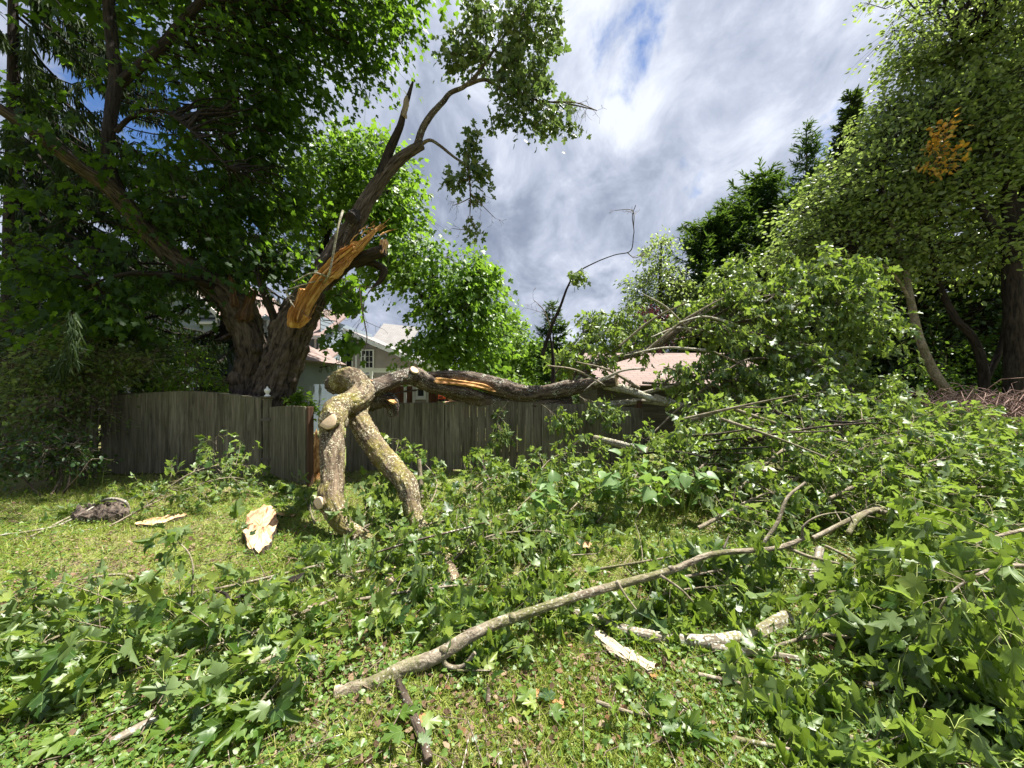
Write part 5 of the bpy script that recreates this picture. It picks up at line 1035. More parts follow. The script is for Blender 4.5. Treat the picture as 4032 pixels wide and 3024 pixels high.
# brush pile at far right
q = thing('brush_pile', G(3850, 1800), 'pinkish brown heap of dry twigs at the right edge', 'brush pile')
g = Geo(); cpt = V(3880, 1600, 6.6); m_ = 900; st_ = cpt + rng.standard_normal((m_, 3)) * [.75, .4, .12]; dd = rdir(m_, .35) * rng.uniform(.2, .7, (m_, 1)); mid = st_ + dd * .5 + rng.standard_normal((m_, 3)) * .04
st_[:, 2] = np.maximum(st_[:, 2] - .15, .05); tubes(g, np.stack([st_, mid, st_ + dd], 1), np.full((m_, 3), .004) * rng.uniform(.6, 2, (m_, 1)), 4); g.build('dry_twigs', MT['bark_pink'], q)
g = Geo(); u = np.linspace(0, 1, 14); cb = np.stack([cpt[0] - 1.3 + 2.6 * u, np.full(14, cpt[1] + .2), np.full(14, .55)], -1); tube(g, cb, .55 * np.sin(np.clip(u, .05, .95) * math.pi) + .05, 18, .12, .15); g.build('heap_core', MT['bark_pink'], q)

# the wood on the skyline all round
g = Geo(); m_ = 700; az = rng.uniform(-1.15, 1.15, m_); dd = rng.uniform(38, 60, m_); cs = np.stack([np.sin(az) * dd, np.cos(az) * dd, rng.uniform(0, 1, m_) ** .8 * (4.5 + 1.5 * np.sin(az * 9) + .8 * np.sin(az * 23))], -1)
idx = np.repeat(np.arange(m_), 40); P = cs[idx] + rng.standard_normal((len(idx), 3)) * [1.3, 1.3, .7]; leaves(g, T_LO, P, rdir(len(idx)), rdir(len(idx)) + [0, 0, .6], .6, np.clip(rng.random(m_)[idx] * .7 + .3 * rng.random(len(idx)), 0, 1))
tag(g.build('distant_wood', MT['leaf_maple'], None), 'far off belt of woodland along the skyline behind the yards', 'woodland', kind='stuff')
# ================================================================ SHRUBS AND UNDERGROWTH LEFT
def bush(name, label, blobs, ls, T, lm, per=30, cl=.22, droop=.3, base=None, group=None, upness=.6, rr=None, cat='bush', stems=5, flat=.7, shell=.3):
    c0 = np.mean([b[0] for b in blobs], 0); b0 = np.array([c0[0], c0[1], 0]) if base is None else base
    r_ = thing(name, b0, label, cat, group); g = Geo(); sk = []
    for k in range(stems):
        bl = blobs[k % len(blobs)]; t = bl[0] + rng.standard_normal(3) * np.array(bl[1]) * .3; C = catmull([b0 + rng.uniform(-.12, .12, 3) * [1, 1, 0], (b0 + t) / 2 + rng.uniform(-.1, .1, 3), t], 10)
        tube(g, C, np.linspace(.016, .005, 10), 6); sk.append(C)
    g.build('stems', MT['twig'], r_); crown(r_, np.vstack(sk), blobs, ls, T, lm, 'twig', per, cl, flat, droop, 'foliage', upness=upness, rr=rr, shell=shell, connectr=.01); return r_
bush('bush', 'shaded oval leaved bush in front of the dark fence, left edge', [B_(120, 1480, 6.6, 200, 90, .6, 40), B_(320, 1480, 6.7, 130, 80, .5, 26), B_(100, 1620, 6.2, 180, 80, .6, 34), B_(260, 1580, 6.4, 110, 60, .4, 18)], .075, T_OV, 'leaf_right', 40, .2, rr=(0, .6), upness=.8)
bush('bush', 'leafy bush hanging over the arched fence top at left', [B_(330, 1370, 6.7, 140, 60, .5, 26), B_(480, 1420, 6.9, 110, 50, .4, 18), B_(250, 1440, 6.6, 120, 50, .4, 16)], .08, T_OV, 'leaf_right', 34, .2, rr=(0, .7), upness=.8)
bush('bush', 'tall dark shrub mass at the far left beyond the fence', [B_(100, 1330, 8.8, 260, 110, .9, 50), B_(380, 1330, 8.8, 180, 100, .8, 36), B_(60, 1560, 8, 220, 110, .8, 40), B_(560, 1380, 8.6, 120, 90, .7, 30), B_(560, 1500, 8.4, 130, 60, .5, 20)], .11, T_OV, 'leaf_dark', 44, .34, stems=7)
bush('bush', 'bright upright lilac like bush behind the arched fence', [B_(745, 1380, 8.2, 50, 60, .25, 10), B_(770, 1470, 8.1, 60, 50, .25, 9), B_(900, 1510, 8.0, 90, 40, .3, 14), B_(680, 1500, 8.1, 70, 50, .3, 10)], .09, T_OV, 'leaf_bright', 26, .15, rr=(0, .7), upness=.9)
bush('sapling', 'bright maple sapling by the gate in front of the porch', [B_(1170, 1570, 7.6, 45, 30, .15, 7), B_(1225, 1590, 7.7, 35, 25, .12, 5)], .11, T_MID, 'leaf_bright', 14, .10, upness=1.0, cat='sapling', rr=(.5, 1))
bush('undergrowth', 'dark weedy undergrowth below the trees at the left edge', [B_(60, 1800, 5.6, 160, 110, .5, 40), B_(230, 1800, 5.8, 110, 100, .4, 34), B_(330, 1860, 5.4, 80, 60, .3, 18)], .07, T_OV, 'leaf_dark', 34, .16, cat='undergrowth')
# nettle like stalks left of the fence
for k, (px, py, hh) in enumerate(((255, 1930, .75), (300, 1935, .62), (345, 1925, .55), (215, 1945, .5), (400, 1930, .45))):
    b0 = G(px, py); q = thing('weed', b0, ['tallest upright weed left of the arched fence', 'second upright weed, just right of the tallest one', 'middle sized upright weed nearest the arched fence corner', 'low upright weed left of the tallest one', 'shortest upright weed, in front of the arched fence boards'][k], 'weed', 'upright weeds by the left fence'); g = Geo(); C = catmull([b0, b0 + [.03, 0, hh * .6], b0 + [.06, .02, hh]], 12); tube(g, C, np.linspace(.005, .002, 12), 5); g.build('stem', MT['petiole'], q)
    g = Geo(); m_ = 34; i = rng.integers(2, 12, m_); az = rng.uniform(0, 6.28, m_); F = np.stack([np.cos(az), np.sin(az), np.full(m_, .2)], -1); leaves(g, T_OV, C[i], F, rdir(m_) * .3 + [0, 0, 1], rng.uniform(.06, .11, m_), rng.uniform(0, .6, m_)); g.build('leaves', MT['leaf_right'], q)

# ================================================================ FALLEN LEAFY BRANCHES
def P3(*a):          # (px, py, D) or (px, py) on the ground, with optional lift
    return [G(q[0], q[1], .04) if len(q) == 2 else V(*q) for q in a]
gA = 'cut leafy branches spread over the lawn at left'; lA = 'leafy maple branch with drooping green leaves spread over the left lawn'
lA_ = ['long leafy maple branch in the middle of the left pile, crossing to the edge', 'leafy maple branch along the lower side of the left pile', 'uppermost leafy maple branch of the left pile, next to open lawn', 'large leaved branch drooping just left of the foreground limb end', 'leafy branch on the left pile between upright twig and frame edge', 'leafy branch at the bottom of the left pile above the pale lichened stick', 'short leafy branch under the grey forked dead branch on the left', 'leafy branch at the far left edge of the left pile', 'leafy branch hanging into the grass below the left pile, right half']
for (p, n, ln, per) in [
    ([(1290, 2330), (900, 2440), (400, 2530), (-80, 2560)], 25, .50, 8), ([(1330, 2400), (1000, 2520), (620, 2640), (250, 2740)], 25, .48, 8), ([(1250, 2260), (850, 2330), (300, 2400), (-60, 2430)], 22, .50, 8),
    ([(1350, 2450), (1200, 2600), (1080, 2740), (980, 2850)], 15, .34, 7), ([(820, 2420), (500, 2470), (120, 2640)], 16, .42, 7), ([(700, 2560), (420, 2680), (260, 2780)], 14, .36, 7), ([(1230, 2380), (1130, 2500), (900, 2600)], 15, .36, 7), ([(420, 2450), (180, 2540), (-60, 2680)], 14, .40, 7), ([(1180, 2560), (900, 2700), (700, 2780)], 11, .3, 6)]:
    branch('fallen_branch', P3(*p), .013, .004, lA_.pop(0), 'branch', gA, n, ln, per, .095, T_HI, droop=.5, tdroop=.12, flat=.55, sides=6)
branch('fallen_branch', P3((540, 2020), (760, 1860, 5.2), (950, 1830, 5.6), (1010, 1900)), .012, .003, 'arching thin leafy stem against the foot of the arched fence', 'branch', None, 30, .45, 8, .075, T_MID, droop=.4, tdroop=.2, sides=6)
branch('fallen_branch', P3((430, 2080), (650, 1960, 4.9), (900, 1880, 5.2), (1050, 1930)), .010, .003, 'low leafy spray lying along the fence bottom at left', 'branch', None, 34, .5, 9, .075, T_MID, droop=.4, tdroop=.25, sides=6)
branch('fallen_branch', P3((120, 2130), (350, 2010), (520, 1950), (700, 1960)), .010, .003, 'small leafy spray in the sunlit grass left of the bark slab', 'branch', None, 26, .4, 8, .07, T_MID, droop=.4, tdroop=.25, sides=6)
branch('fallen_branch', P3((750, 2420), (760, 2250, 2.75), (745, 2180, 2.8), (700, 2130, 2.85)), .007, .003, 'thin upright twig with a tuft of leaves in the left lawn', 'branch', None, 6, .18, 5, .09, T_HI, t0=.75, sides=6)
branch('sapling', P3((850, 1890), (852, 1800, 5.9), (850, 1720, 5.9)), .006, .003, 'little maple seedling standing before the arched fence', 'sapling', None, 10, .25, 4, .09, T_MID, sides=5)
gB = 'leafy branches round the feet of the fallen trunk'; lB = 'leafy maple branch tangled round the feet of the mossy fallen trunk'
lB_ = ['leafy branch just below both feet of the mossy log', 'leafy branch behind the middle of the foreground limb', 'leafy branch rising between the two legs of the mossy log', 'leafy branch running right from behind the right leg of the log', 'leafy branch around the mossy stub right of the log feet', 'leafy branch directly above the left half of the foreground limb', 'small leafy branch touching the underside of the foreground limb', 'leafy branch between the wood chunk and the left leg foot', 'leafy branch hanging under the middle of the foreground limb', 'leafy branch at the gate foot beside the left leg']
for (p, n, ln, per) in [
    ([(1250, 2300), (1450, 2210, 3.4), (1700, 2180, 3.5), (1900, 2200)], 46, .5, 8), ([(1330, 2420), (1600, 2330, 2.9), (1900, 2300, 3.0), (2150, 2350)], 46, .5, 8), ([(1380, 2180), (1450, 2000, 4.5), (1520, 1900, 4.7)], 30, .42, 7),
    ([(1500, 2150), (1750, 2050, 4.3), (2000, 2050, 4.2), (2200, 2150)], 51, .55, 8), ([(1750, 2250), (1900, 2120, 3.6), (2120, 2090, 3.7), (2300, 2130)], 46, .5, 8), ([(1200, 2430), (1400, 2420, 2.75), (1650, 2480), (1900, 2500)], 35, .4, 7),
    ([(1700, 2450), (1850, 2500, 2.5), (1950, 2600)], 26, .32, 7), ([(1450, 2330), (1300, 2250, 3.2), (1250, 2200)], 23, .35, 7), ([(1950, 2450), (2100, 2400, 2.7), (2350, 2420, 2.7), (2550, 2470)], 35, .36, 7), ([(1240, 2080), (1200, 1960, 5.2), (1150, 1900, 5.6)], 20, .4, 7)]:
    branch('fallen_branch', P3(*p), .012, .004, lB_.pop(0), 'branch', gB, n, ln, per, .092, T_HI, droop=1.3, tdroop=.25, flat=.8, sides=6)
gC = 'leafy stems along the foot of the right hand fence'; lC = 'leafy stems springing up along the foot of the fence right of the fallen trunk'
lC_ = ['leafy stem climbing the fence right beside the right leg of the log', 'leafy stem at the fence foot beneath the orange chainsaw', 'leafy stem at the fence foot below the bright hanging spray', 'slim leafy stem close to the fence boards, right of the leg', 'broad leafy stem in front of the middle of the right hand fence', 'tall leafy stem before the right end of the board fence', 'tall leafy stem before the grey shed wall, right of the fence end', 'upright leafy stem in the gap between right leg and fence', 'leafy stem at the fence foot below the pale propped limb']
for (p, n, ln, per) in [
    ([(1660, 2050), (1720, 1900, 5.4), (1640, 1790, 5.8)], 30, .40, 7), ([(1780, 2060), (1900, 1900, 5.2), (2050, 1860, 5.3)], 44, .50, 8), ([(2000, 2060), (2150, 1900, 5.0), (2300, 1850, 5.1)], 46, .5, 8), ([(1850, 2000), (1950, 1880, 5.6), (1900, 1800, 5.9)], 30, .4, 7),
    ([(2150, 2120), (2300, 1960, 4.6), (2450, 1880, 4.8)], 46, .5, 8), ([(2350, 2080), (2520, 1850, 5.2), (2560, 1720, 5.6)], 46, .5, 8), ([(2500, 2060), (2640, 1820, 5.2), (2750, 1740, 5.4)], 46, .5, 8), ([(1650, 1990), (1560, 1830, 5.8), (1570, 1730, 6.2)], 18, .3, 6), ([(2050, 1980), (2180, 1800, 6.0), (2350, 1780, 6.2)], 40, .5, 8)]:
    branch('fallen_branch', P3(*p), .012, .004, lC_.pop(0), 'branch', gC, n, ln, per, .085, T_MID, droop=.6, tdroop=.25, flat=.8, sides=6)
for i_, (p, lb) in enumerate((([(2000, 1580, 6.95), (1960, 1650, 6.95), (1975, 1720, 6.95)], 'bright leaf spray hanging down the fence below the fallen trunk'), ([(2130, 1590, 7.0), (2200, 1640, 6.95), (2250, 1640, 6.95)], 'small leaf spray drooping over the fence top under the sawn log'), ([(2280, 1560, 7.1), (2350, 1600, 7.0), (2430, 1620, 6.95)], 'leaf spray trailing over the fence near its right end'))):
    branch('fallen_branch', P3(*p), .010, .004, lb, 'branch', None, 22, .36, 8, .085, T_MID, ground=False, droop=.9, tdroop=.5, sides=6)

# the toppled crown: arching boughs right of the fence, dense leaves, standing up to four metres
gD = 'boughs of the toppled crown right of the fence'; lD = 'dense leafy bough of the toppled maple crown right of the fence'
lD_ = ['leafy bough beside the tall bare twig above the fallen log', 'leafy bough above the fence left of the pink shed roof', 'leafy bough just left of the pink shed roof', 'leafy bough arching to the top left of the toppled crown', 'long leafy bough through the upper middle of the toppled crown', 'leafy bough across the middle of the toppled crown', 'leafy bough forming the rounded top of the toppled crown', 'leafy bough low in the toppled crown above the heap', 'leafy bough over the eave of the low grey shed', 'leafy bough at the back left of the toppled crown, over the roof', 'leafy bough in front of the low pink roof', 'leafy bough bending down the right side of the toppled crown', 'leafy bough linking the toppled crown to the heap at its right', 'leafy bough under the toppled crown, before the end of the shed eave', 'leafy bough sloping down towards the leaning grey trunk', 'small leafy bough sticking up left of the top of the toppled crown', 'thin leafy bough straight in front of the pink shed roof']
for (p, n, ln, per, r0) in [
    ([(2250, 1530, 7.6), (2300, 1380, 7.8), (2400, 1290, 7.9), (2480, 1240, 8.0)], 44, .62, 9, .03), ([(2180, 1480, 7.9), (2280, 1330, 8.0), (2380, 1240, 8.1)], 34, .55, 9, .02), ([(2300, 1450, 7.6), (2400, 1390, 7.7), (2520, 1320, 7.8), (2560, 1260, 7.8)], 34, .5, 8, .02),
    ([(2600, 1370, 7.5), (2750, 1240, 7.5), (2880, 1130, 7.6), (2960, 1050, 7.7)], 56, .75, 10, .03), ([(2700, 1310, 7.4), (2900, 1200, 7.3), (3080, 1150, 7.3), (3250, 1080, 7.4)], 64, .85, 10, .03), ([(2750, 1300, 7.3), (2950, 1260, 7.1), (3150, 1220, 7.0), (3400, 1280, 7.0)], 64, .85, 10, .03),
    ([(3000, 1200, 7.2), (3150, 1100, 7.2), (3280, 1040, 7.2), (3390, 1090, 7.1)], 56, .7, 10, .025), ([(2760, 1420, 7.1), (2950, 1380, 6.9), (3150, 1350, 6.8), (3350, 1380, 6.8)], 56, .75, 10, .025), ([(2700, 1480, 7.0), (2900, 1500, 6.8), (3050, 1480, 6.7)], 50, .7, 9, .02),
    ([(2650, 1340, 7.6), (2800, 1300, 7.8), (2900, 1180, 8), (2850, 1080, 8.2)], 44, .65, 9, .02), ([(2560, 1540, 7.2), (2700, 1460, 7.1), (2850, 1400, 7.1)], 40, .55, 8, .02), ([(3150, 1250, 7.0), (3300, 1170, 6.9), (3430, 1200, 6.9), (3480, 1330, 6.8)], 50, .65, 10, .02)]:
    branch('fallen_bough', P3(*p), r0, .006, lD_.pop(0), 'bough', gD, n, ln, per, .105, T_MID, ground=False, droop=.9, tdroop=.45, flat=.9, sides=7, bm='bark_brown', sub=2)
# the long low heap in front of it
gE = 'leafy boughs heaped along the right side'; lE = 'leafy maple bough in the long green heap along the right side'
lE_ = ['leafy bough at the back of the heap below the toppled crown', 'leafy bough on top of the heap before the pale blue shed', 'leafy bough on the crest of the heap, middle of the right side', 'leafy bough running through the heap to the right edge below the brush pile', 'leafy bough on the front slope of the heap, reaching the right edge', 'lowest leafy bough of the heap, just above the pale forked limb', 'leafy bough at the left start of the heap by the fence end', 'leafy bough in front of the grey shed boards at the heap start', 'leafy bough on the heap crest left of the brush pile', 'short leafy bough at the right edge, beside heart leaved plants', 'leafy bough low on the left front of the heap', 'leafy bough highest on the heap, under the leaning trunk']
for (p, n, ln, per) in [
    ([(2700, 1900, 5.0), (2950, 1650, 5.9), (3200, 1560, 6.2), (3450, 1570, 6.2)], 60, .8, 10), ([(2800, 1850, 5.2), (3100, 1600, 6.3), (3400, 1540, 6.6)], 60, .8, 10), ([(2850, 1980, 4.6), (3150, 1730, 5.2), (3500, 1640, 5.5), (3800, 1680, 5.6)], 66, .8, 10),
    ([(2950, 2000, 4.5), (3300, 1800, 4.8), (3650, 1720, 5.0), (4050, 1780, 5.0)], 66, .8, 10), ([(3100, 2050, 4.1), (3450, 1880, 4.3), (3800, 1800, 4.5), (4150, 1850, 4.5)], 66, .75, 10), ([(3200, 2120, 3.7), (3500, 1980, 3.9), (3850, 1920, 4.0), (4150, 1950, 4.0)], 60, .65, 10),
    ([(2600, 2000, 4.6), (2800, 1800, 5.2), (2900, 1700, 5.6)], 50, .65, 9), ([(2600, 1900, 5.3), (2750, 1680, 6.2), (2900, 1560, 6.6)], 50, .7, 9), ([(3300, 1700, 6), (3600, 1640, 6.2), (3900, 1700, 6.0)], 56, .7, 10), ([(3600, 1900, 4.4), (3900, 1850, 4.4), (4200, 1900, 4.2)], 44, .6, 9), ([(2750, 2080, 4.2), (3000, 1950, 4.4), (3200, 1900, 4.6)], 46, .6, 9), ([(3050, 1600, 6.4), (3250, 1520, 6.8), (3500, 1560, 6.8)], 40, .6, 9)]:
    branch('fallen_bough', P3(*p), .024, .005, lE_.pop(0), 'bough', gE, n, ln, per, .10, T_MID, ground=True, droop=.7, tdroop=.3, flat=.8, sides=7, bm='bark_grey', sub=2)
# nearer right foreground, big leaves
gF = 'leafy branches in the right foreground'; lF = 'large leaved maple branch in the right foreground'
lF_ = ['leafy branch above the right end of the foreground limb', 'big leaved branch hanging in from the right edge, upper', 'big leaved dark branch hanging low at the right edge', 'leafy branch over the lichened grey log in the lower right', 'leafy branch between the grey log and the limb tip', 'leafy branch spread on the grass right of the split planks', 'leafy branch on the ground near the lower right corner', 'big leaved branch in the extreme lower right edge', 'leafy branch behind the limb right of centre', 'leafy branch hanging under the right half of the foreground limb', 'leafy branch under the forked tip of the foreground limb', 'leafy branch immediately above the split planks', 'leafy branch cut off by the bottom edge at lower right', 'small leafy sprig lying in the bottom grass right of centre', 'leafy sprig at the bottom edge between sprig and corner pile', 'leafy branch beneath the pale forked limb at the right']
for (p, n, ln, per, sz) in [
    ([(3250, 2150, 3.1), (3500, 2250, 2.7), (3800, 2180, 2.5), (4150, 2160, 2.4)], 36, .5, 8, .12), ([(4200, 2050, 2.6), (3900, 2120, 2.4), (3650, 2230, 2.3), (3480, 2400, 2.3)], 34, .42, 8, .125), ([(4200, 2250, 2.0), (3950, 2230, 2.0), (3750, 2330, 2.0), (3650, 2500, 2.0)], 27, .34, 7, .125),
    ([(3000, 2560, 2.4), (3250, 2500, 2.35), (3500, 2560, 2.2), (3750, 2700, 2.1)], 31, .40, 8, .115), ([(3100, 2380, 2.8), (3300, 2330, 2.8), (3550, 2400, 2.6)], 27, .42, 8, .115), ([(2750, 2680), (2950, 2720), (3200, 2860), (3500, 2980)], 28, .34, 7, .11), ([(3400, 2720), (3650, 2760), (4000, 2900)], 23, .34, 7, .115),
    ([(3900, 2560, 2.0), (4050, 2700, 1.95), (4150, 2850, 1.9)], 20, .34, 7, .12), ([(2300, 2250, 3.3), (2600, 2200, 3.3), (2900, 2150, 3.4)], 20, .45, 8, .105), ([(2400, 2420, 2.9), (2650, 2330, 2.9), (2950, 2300, 2.9)], 22, .42, 8, .11), ([(2650, 2280, 3.0), (2950, 2230, 3.0), (3250, 2250, 2.9)], 31, .42, 8, .11),
    ([(2450, 2500, 2.6), (2700, 2480, 2.6), (2900, 2500, 2.6)], 20, .34, 7, .105), ([(3300, 2920), (3600, 2980), (4000, 3060)], 23, .3, 7, .11), ([(2350, 2780), (2500, 2840), (2650, 2860)], 7, .2, 5, .10), ([(2900, 2950), (3100, 3000), (3300, 3060)], 17, .28, 6, .10), ([(3500, 2150, 3.2), (3800, 2080, 3.2), (4150, 2060, 3.2)], 34, .5, 9, .11)]:
    branch('fallen_branch', P3(*p), .012, .004, lF_.pop(0), 'branch', gF, n, ln, per, sz * .9, T_HI, droop=1.5, tdroop=.25, flat=.8, sides=6)
for p_, n_ in ((((1350, 2150), (1480, 2060, 4.2), (1600, 2110, 4.1)), 30), (((1600, 2260), (1700, 2170, 3.7), (1850, 2150, 3.7)), 34), (((2000, 2300), (2150, 2200, 3.4), (2350, 2180, 3.5)), 14), (((1400, 2290), (1550, 2230, 3.3), (1680, 2250, 3.3)), 30)):
    branch('fallen_branch', P3(*p_), .011, .004, {1350: 'leafy branch hiding the curled foot of the left leg', 1600: 'leafy branch in front of the right leg foot', 2000: 'leafy branch beside the brown litter patch behind the limb', 1400: 'leafy branch between left leg foot and wood chunk'}[p_[0][0]], 'branch', gB, n_, .42, 8, .092, T_HI, droop=.8, tdroop=.2, flat=.8, sides=6)
for k, (px, py) in enumerate(((2130, 2790), (2880, 2640), (1590, 2910), (2470, 2700), (2650, 2880), (1380, 2640), (2010, 2560), (250, 2960))):
    b0 = G(px, py, .03); q = thing('leaf_cluster', b0, ['few maple leaves on the grass near the centre of the bottom edge', 'few maple leaves lying below the lichened logs at lower right', 'few maple leaves close beside the dark brown foreground stick', 'few maple leaves between the stub twig and the split planks', 'few maple leaves on open clover in the lower right grass', 'few maple leaves above the thick end of the foreground limb', 'few maple leaves right under the middle of the foreground limb', 'few maple leaves in the bottom left corner grass'][k], 'leaf cluster', 'loose leaf clusters on the open grass'); g = Geo(); m_ = 5; leaves(g, T_HI, b0 + rng.standard_normal((m_, 3)) * [.05, .04, .008] + [0, 0, .02], rdir(m_, .2), rdir(m_) * .35 + [0, 0, 1], rng.uniform(.07, .11, m_)); g.build('leaves', MT['leaf_fallen'], q)

# heart leaved plants before the fence
for k, (px, py, D, hh, nn) in enumerate(((2560, 2080, 4.4, .85, 26), (2400, 2060, 4.5, .65, 20), (2180, 2060, 4.4, .55, 18), (2060, 2120, 4.0, .45, 14), (2700, 2000, 4.7, .75, 20), (3850, 1950, 4.6, .95, 26), (4020, 2000, 4.2, .9, 22))):
    b0 = V(px, py, D) * [1, 1, 0]; q = thing('heart_leaved_plant', b0, ['tallest heart leaved plant, before the right end of the board fence', 'heart leaved plant left of the tallest one, under the propped pale limb', 'heart leaved plant in front of the middle of the right hand fence', 'low heart leaved plant above the middle of the foreground limb', 'heart leaved plant at the foot of the grey shed boards', 'heart leaved plant below the brush pile near the right edge', 'heart leaved plant cut by the right edge of the view'][k], 'plant', 'heart leaved plants among the branches'); g = Geo(); gl2 = Geo()
    for s_i in range(4):
        t = b0 + [rng.uniform(-.35, .35), rng.uniform(-.2, .2), hh * rng.uniform(.7, 1.1)]; C = catmull([b0, (b0 + t) / 2 + [0, 0, .1], t], 12); tube(g, C, np.linspace(.006, .002, 12), 5)
        m_ = nn // 3; i = rng.integers(4, 12, m_); leaves(gl2, T_HEART, C[i] + rng.standard_normal((m_, 3)) * .06, rdir(m_, .4) - [0, 0, .3], rdir(m_) * .4 + [0, -.2, 1], rng.uniform(.09, .17, m_), rng.uniform(.4, 1, m_))
    g.build('stems', MT['petiole'], q); gl2.build('leaves', MT['leaf_heart'], q)

# ================================================================ LOGS, STICKS AND SLABS
fb = thing('fallen_branch', G(1320, 2770), 'long grey bare limb slanting across the foreground lawn', 'branch')
C_, r__, _ = log([(1322, 2735, 2.02), (1474, 2690, 2.08), (1576, 2640, 2.13), (1677, 2603, 2.17), (1745, 2571, 2.20), (1847, 2506, 2.26), (1948, 2458, 2.32), (2016, 2435, 2.36), (2152, 2388, 2.44), (2300, 2340, 2.53), (2434, 2303, 2.61), (2644, 2245, 2.73), (2711, 2218, 2.77), (2813, 2180, 2.83), (3008, 2164, 2.92), (3090, 2150, 2.95), (3165, 2120, 2.97)], [60, 58, 55, 55, 50, 47, 40, 37, 34, 32, 31, 26, 24, 20, 19, 19, 15], 'bark_grey', 'stem', 18, .05, .05, root=fb, n=150)
for kx, ky, kd in ((1745, 2560, 2.19), (2016, 2428, 2.35), (2434, 2298, 2.60), (2644, 2240, 2.72)): burl(V(kx, ky, kd), .024, kx).build('knot', MT['bark_grey'], fb)
disc(fb, C_[0], C_[0] - C_[2], r__[0] * .96)
for p, w in [([(1740, 2570, 2.19), (1760, 2620, 2.17), (1820, 2625, 2.17), (1870, 2570, 2.17)], [22, 20, 18, 14]), ([(1800, 2640, 2.14), (1930, 2640, 2.14)], [8, 5]), ([(2990, 2160, 2.93), (3060, 2060, 2.98), (3100, 1960, 3.06), (3170, 1900, 3.15)], [16, 15, 12, 9]), ([(3160, 2120, 2.98), (3165, 2070, 2.98), (3230, 2030, 2.98), (3330, 2020, 2.98), (3360, 2060, 2.98)], [10, 8, 7, 6, 5]), ([(3090, 2150, 2.98), (3180, 2190, 2.89), (3300, 2220, 2.80), (3420, 2260, 2.72)], [16, 13, 11, 7]), ([(2430, 2290, 2.55), (2460, 2340, 2.51), (2505, 2400, 2.46)], [12, 9, 6]), ([(2600, 2265, 2.63), (2680, 2320, 2.59), (2730, 2370, 2.55)], [12, 9, 6]), ([(2850, 2160, 2.87), (2870, 2110, 2.89)], [10, 6])]:
    log(p, w, 'bark_grey', 'side_twig', 9, .02, .02, root=fb)
def stick(name, label, pts, ws, mat='bark_brown', cat='stick', sides=10, ends=False, group=None, rough=.04, extra=()):
    q = thing(name, (P3(pts[0])[0] if len(pts[0]) == 2 else V(*pts[0])), label, cat, group); P = P3(*pts); C = catmull(P, 8 * len(P)); w = np.interp(np.linspace(0, len(ws) - 1, len(C)), range(len(ws)), ws); rr = w / 2 / FPX * C[:, 1]
    C[:, 2] = np.maximum(C[:, 2], gh(C[:, 0], C[:, 1]) + rr * .6); g = Geo(); tube(g, C, rr, sides, rough=rough, lump=.05, seed=rng.uniform(0, 9)); g.build('stem', MT[mat], q)
    for (p, w2) in extra:
        P = P3(*p); C2 = catmull(P, 8 * len(P)); w3 = np.interp(np.linspace(0, len(w2) - 1, len(C2)), range(len(w2)), w2); g = Geo(); tube(g, C2, w3 / 2 / FPX * C2[:, 1], 8, rough=.03); g.build('side_twig', MT[mat], q)
    if ends: disc(q, C[0], C[0] - C[1], rr[0] * .95); disc(q, C[-1], C[-1] - C[-2], rr[-1] * .95)
    return q
stick('stick', 'dark brown stick pointing at the camera in the centre foreground', [(1570, 2730), (1620, 2850), (1660, 2940), (1690, 3040)], [26, 34, 36, 34], 'bark_brown')
stick('stick', 'short upright brown stick below the long limb', [(1925, 2700, 2.12), (1922, 2790)], [16, 20], 'bark_brown')
stick('branch', 'pale lichened stick lying in the left foreground grass', [(430, 2960), (560, 2890), (640, 2850)], [28, 34, 22], 'bark_pale')
stick('branch', 'grey forked dead branch in the middle of the left lawn', [(760, 2470), (900, 2390), (1080, 2330), (1200, 2300)], [9, 14, 24, 34], 'bark_limb', extra=[([(900, 2390), (890, 2340, 2.9), (850, 2325, 2.9)], [14, 12, 8]), ([(930, 2380), (1010, 2400, 2.8)], [10, 6])])
stick('stick', 'curved pale twig on the left lawn', [(300, 2290), (450, 2262, 3.3), (510, 2270, 3.3), (540, 2310)], [7, 10, 12, 9], 'bark_grey')
stick('stick', 'thin pale stem lying along the sunlit grass at far left', [(-20, 2120), (150, 2105), (250, 2060, 4.5), (370, 1995, 4.8)], [9, 9, 8, 6], 'bark_pale')
stick('stick', 'arched pale stem over the bark slab at left', [(360, 2000), (430, 1965, 5.0), (490, 1975, 5.0), (510, 2010)], [10, 12, 12, 8], 'bark_pale')
stick('log', 'lichened grey log half hidden behind the split planks at right', [(2250, 2420), (2480, 2500), (2750, 2540), (2950, 2520), (3100, 2480, 2.6)], [40, 50, 52, 56, 60], 'bark_pale', 'log', 16)
stick('log', 'thinner lichened log running right from the grey log', [(2800, 2560), (3000, 2590), (3150, 2625)], [30, 30, 24], 'bark_pale', 'log', 12)
stick('log', 'mossy stub standing in leaves right of the trunk feet', [(1745, 2150, 3.9), (1755, 2250, 3.55), (1790, 2330)], [54, 62, 62], 'bark_mossy', 'log', 16)
stick('log', 'short reddish log on the ground between the trunk feet', [(1490, 2080, 4.4), (1540, 2090, 4.35), (1600, 2100, 4.3)], [36, 40, 34], 'bark_brown', 'log', 14, True)
stick('log', 'small chunk with brown sawn end amid leaves below the trunk', [(1530, 2330), (1545, 2285)], [44, 44], 'bark_brown', 'log', 14, True)
stick('branch', 'lichened branch end entering at the right edge', [(3900, 2540, 2.35), (4000, 2500, 2.3), (4120, 2450, 2.25)], [40, 54, 60], 'bark_pale', 'branch', 14)
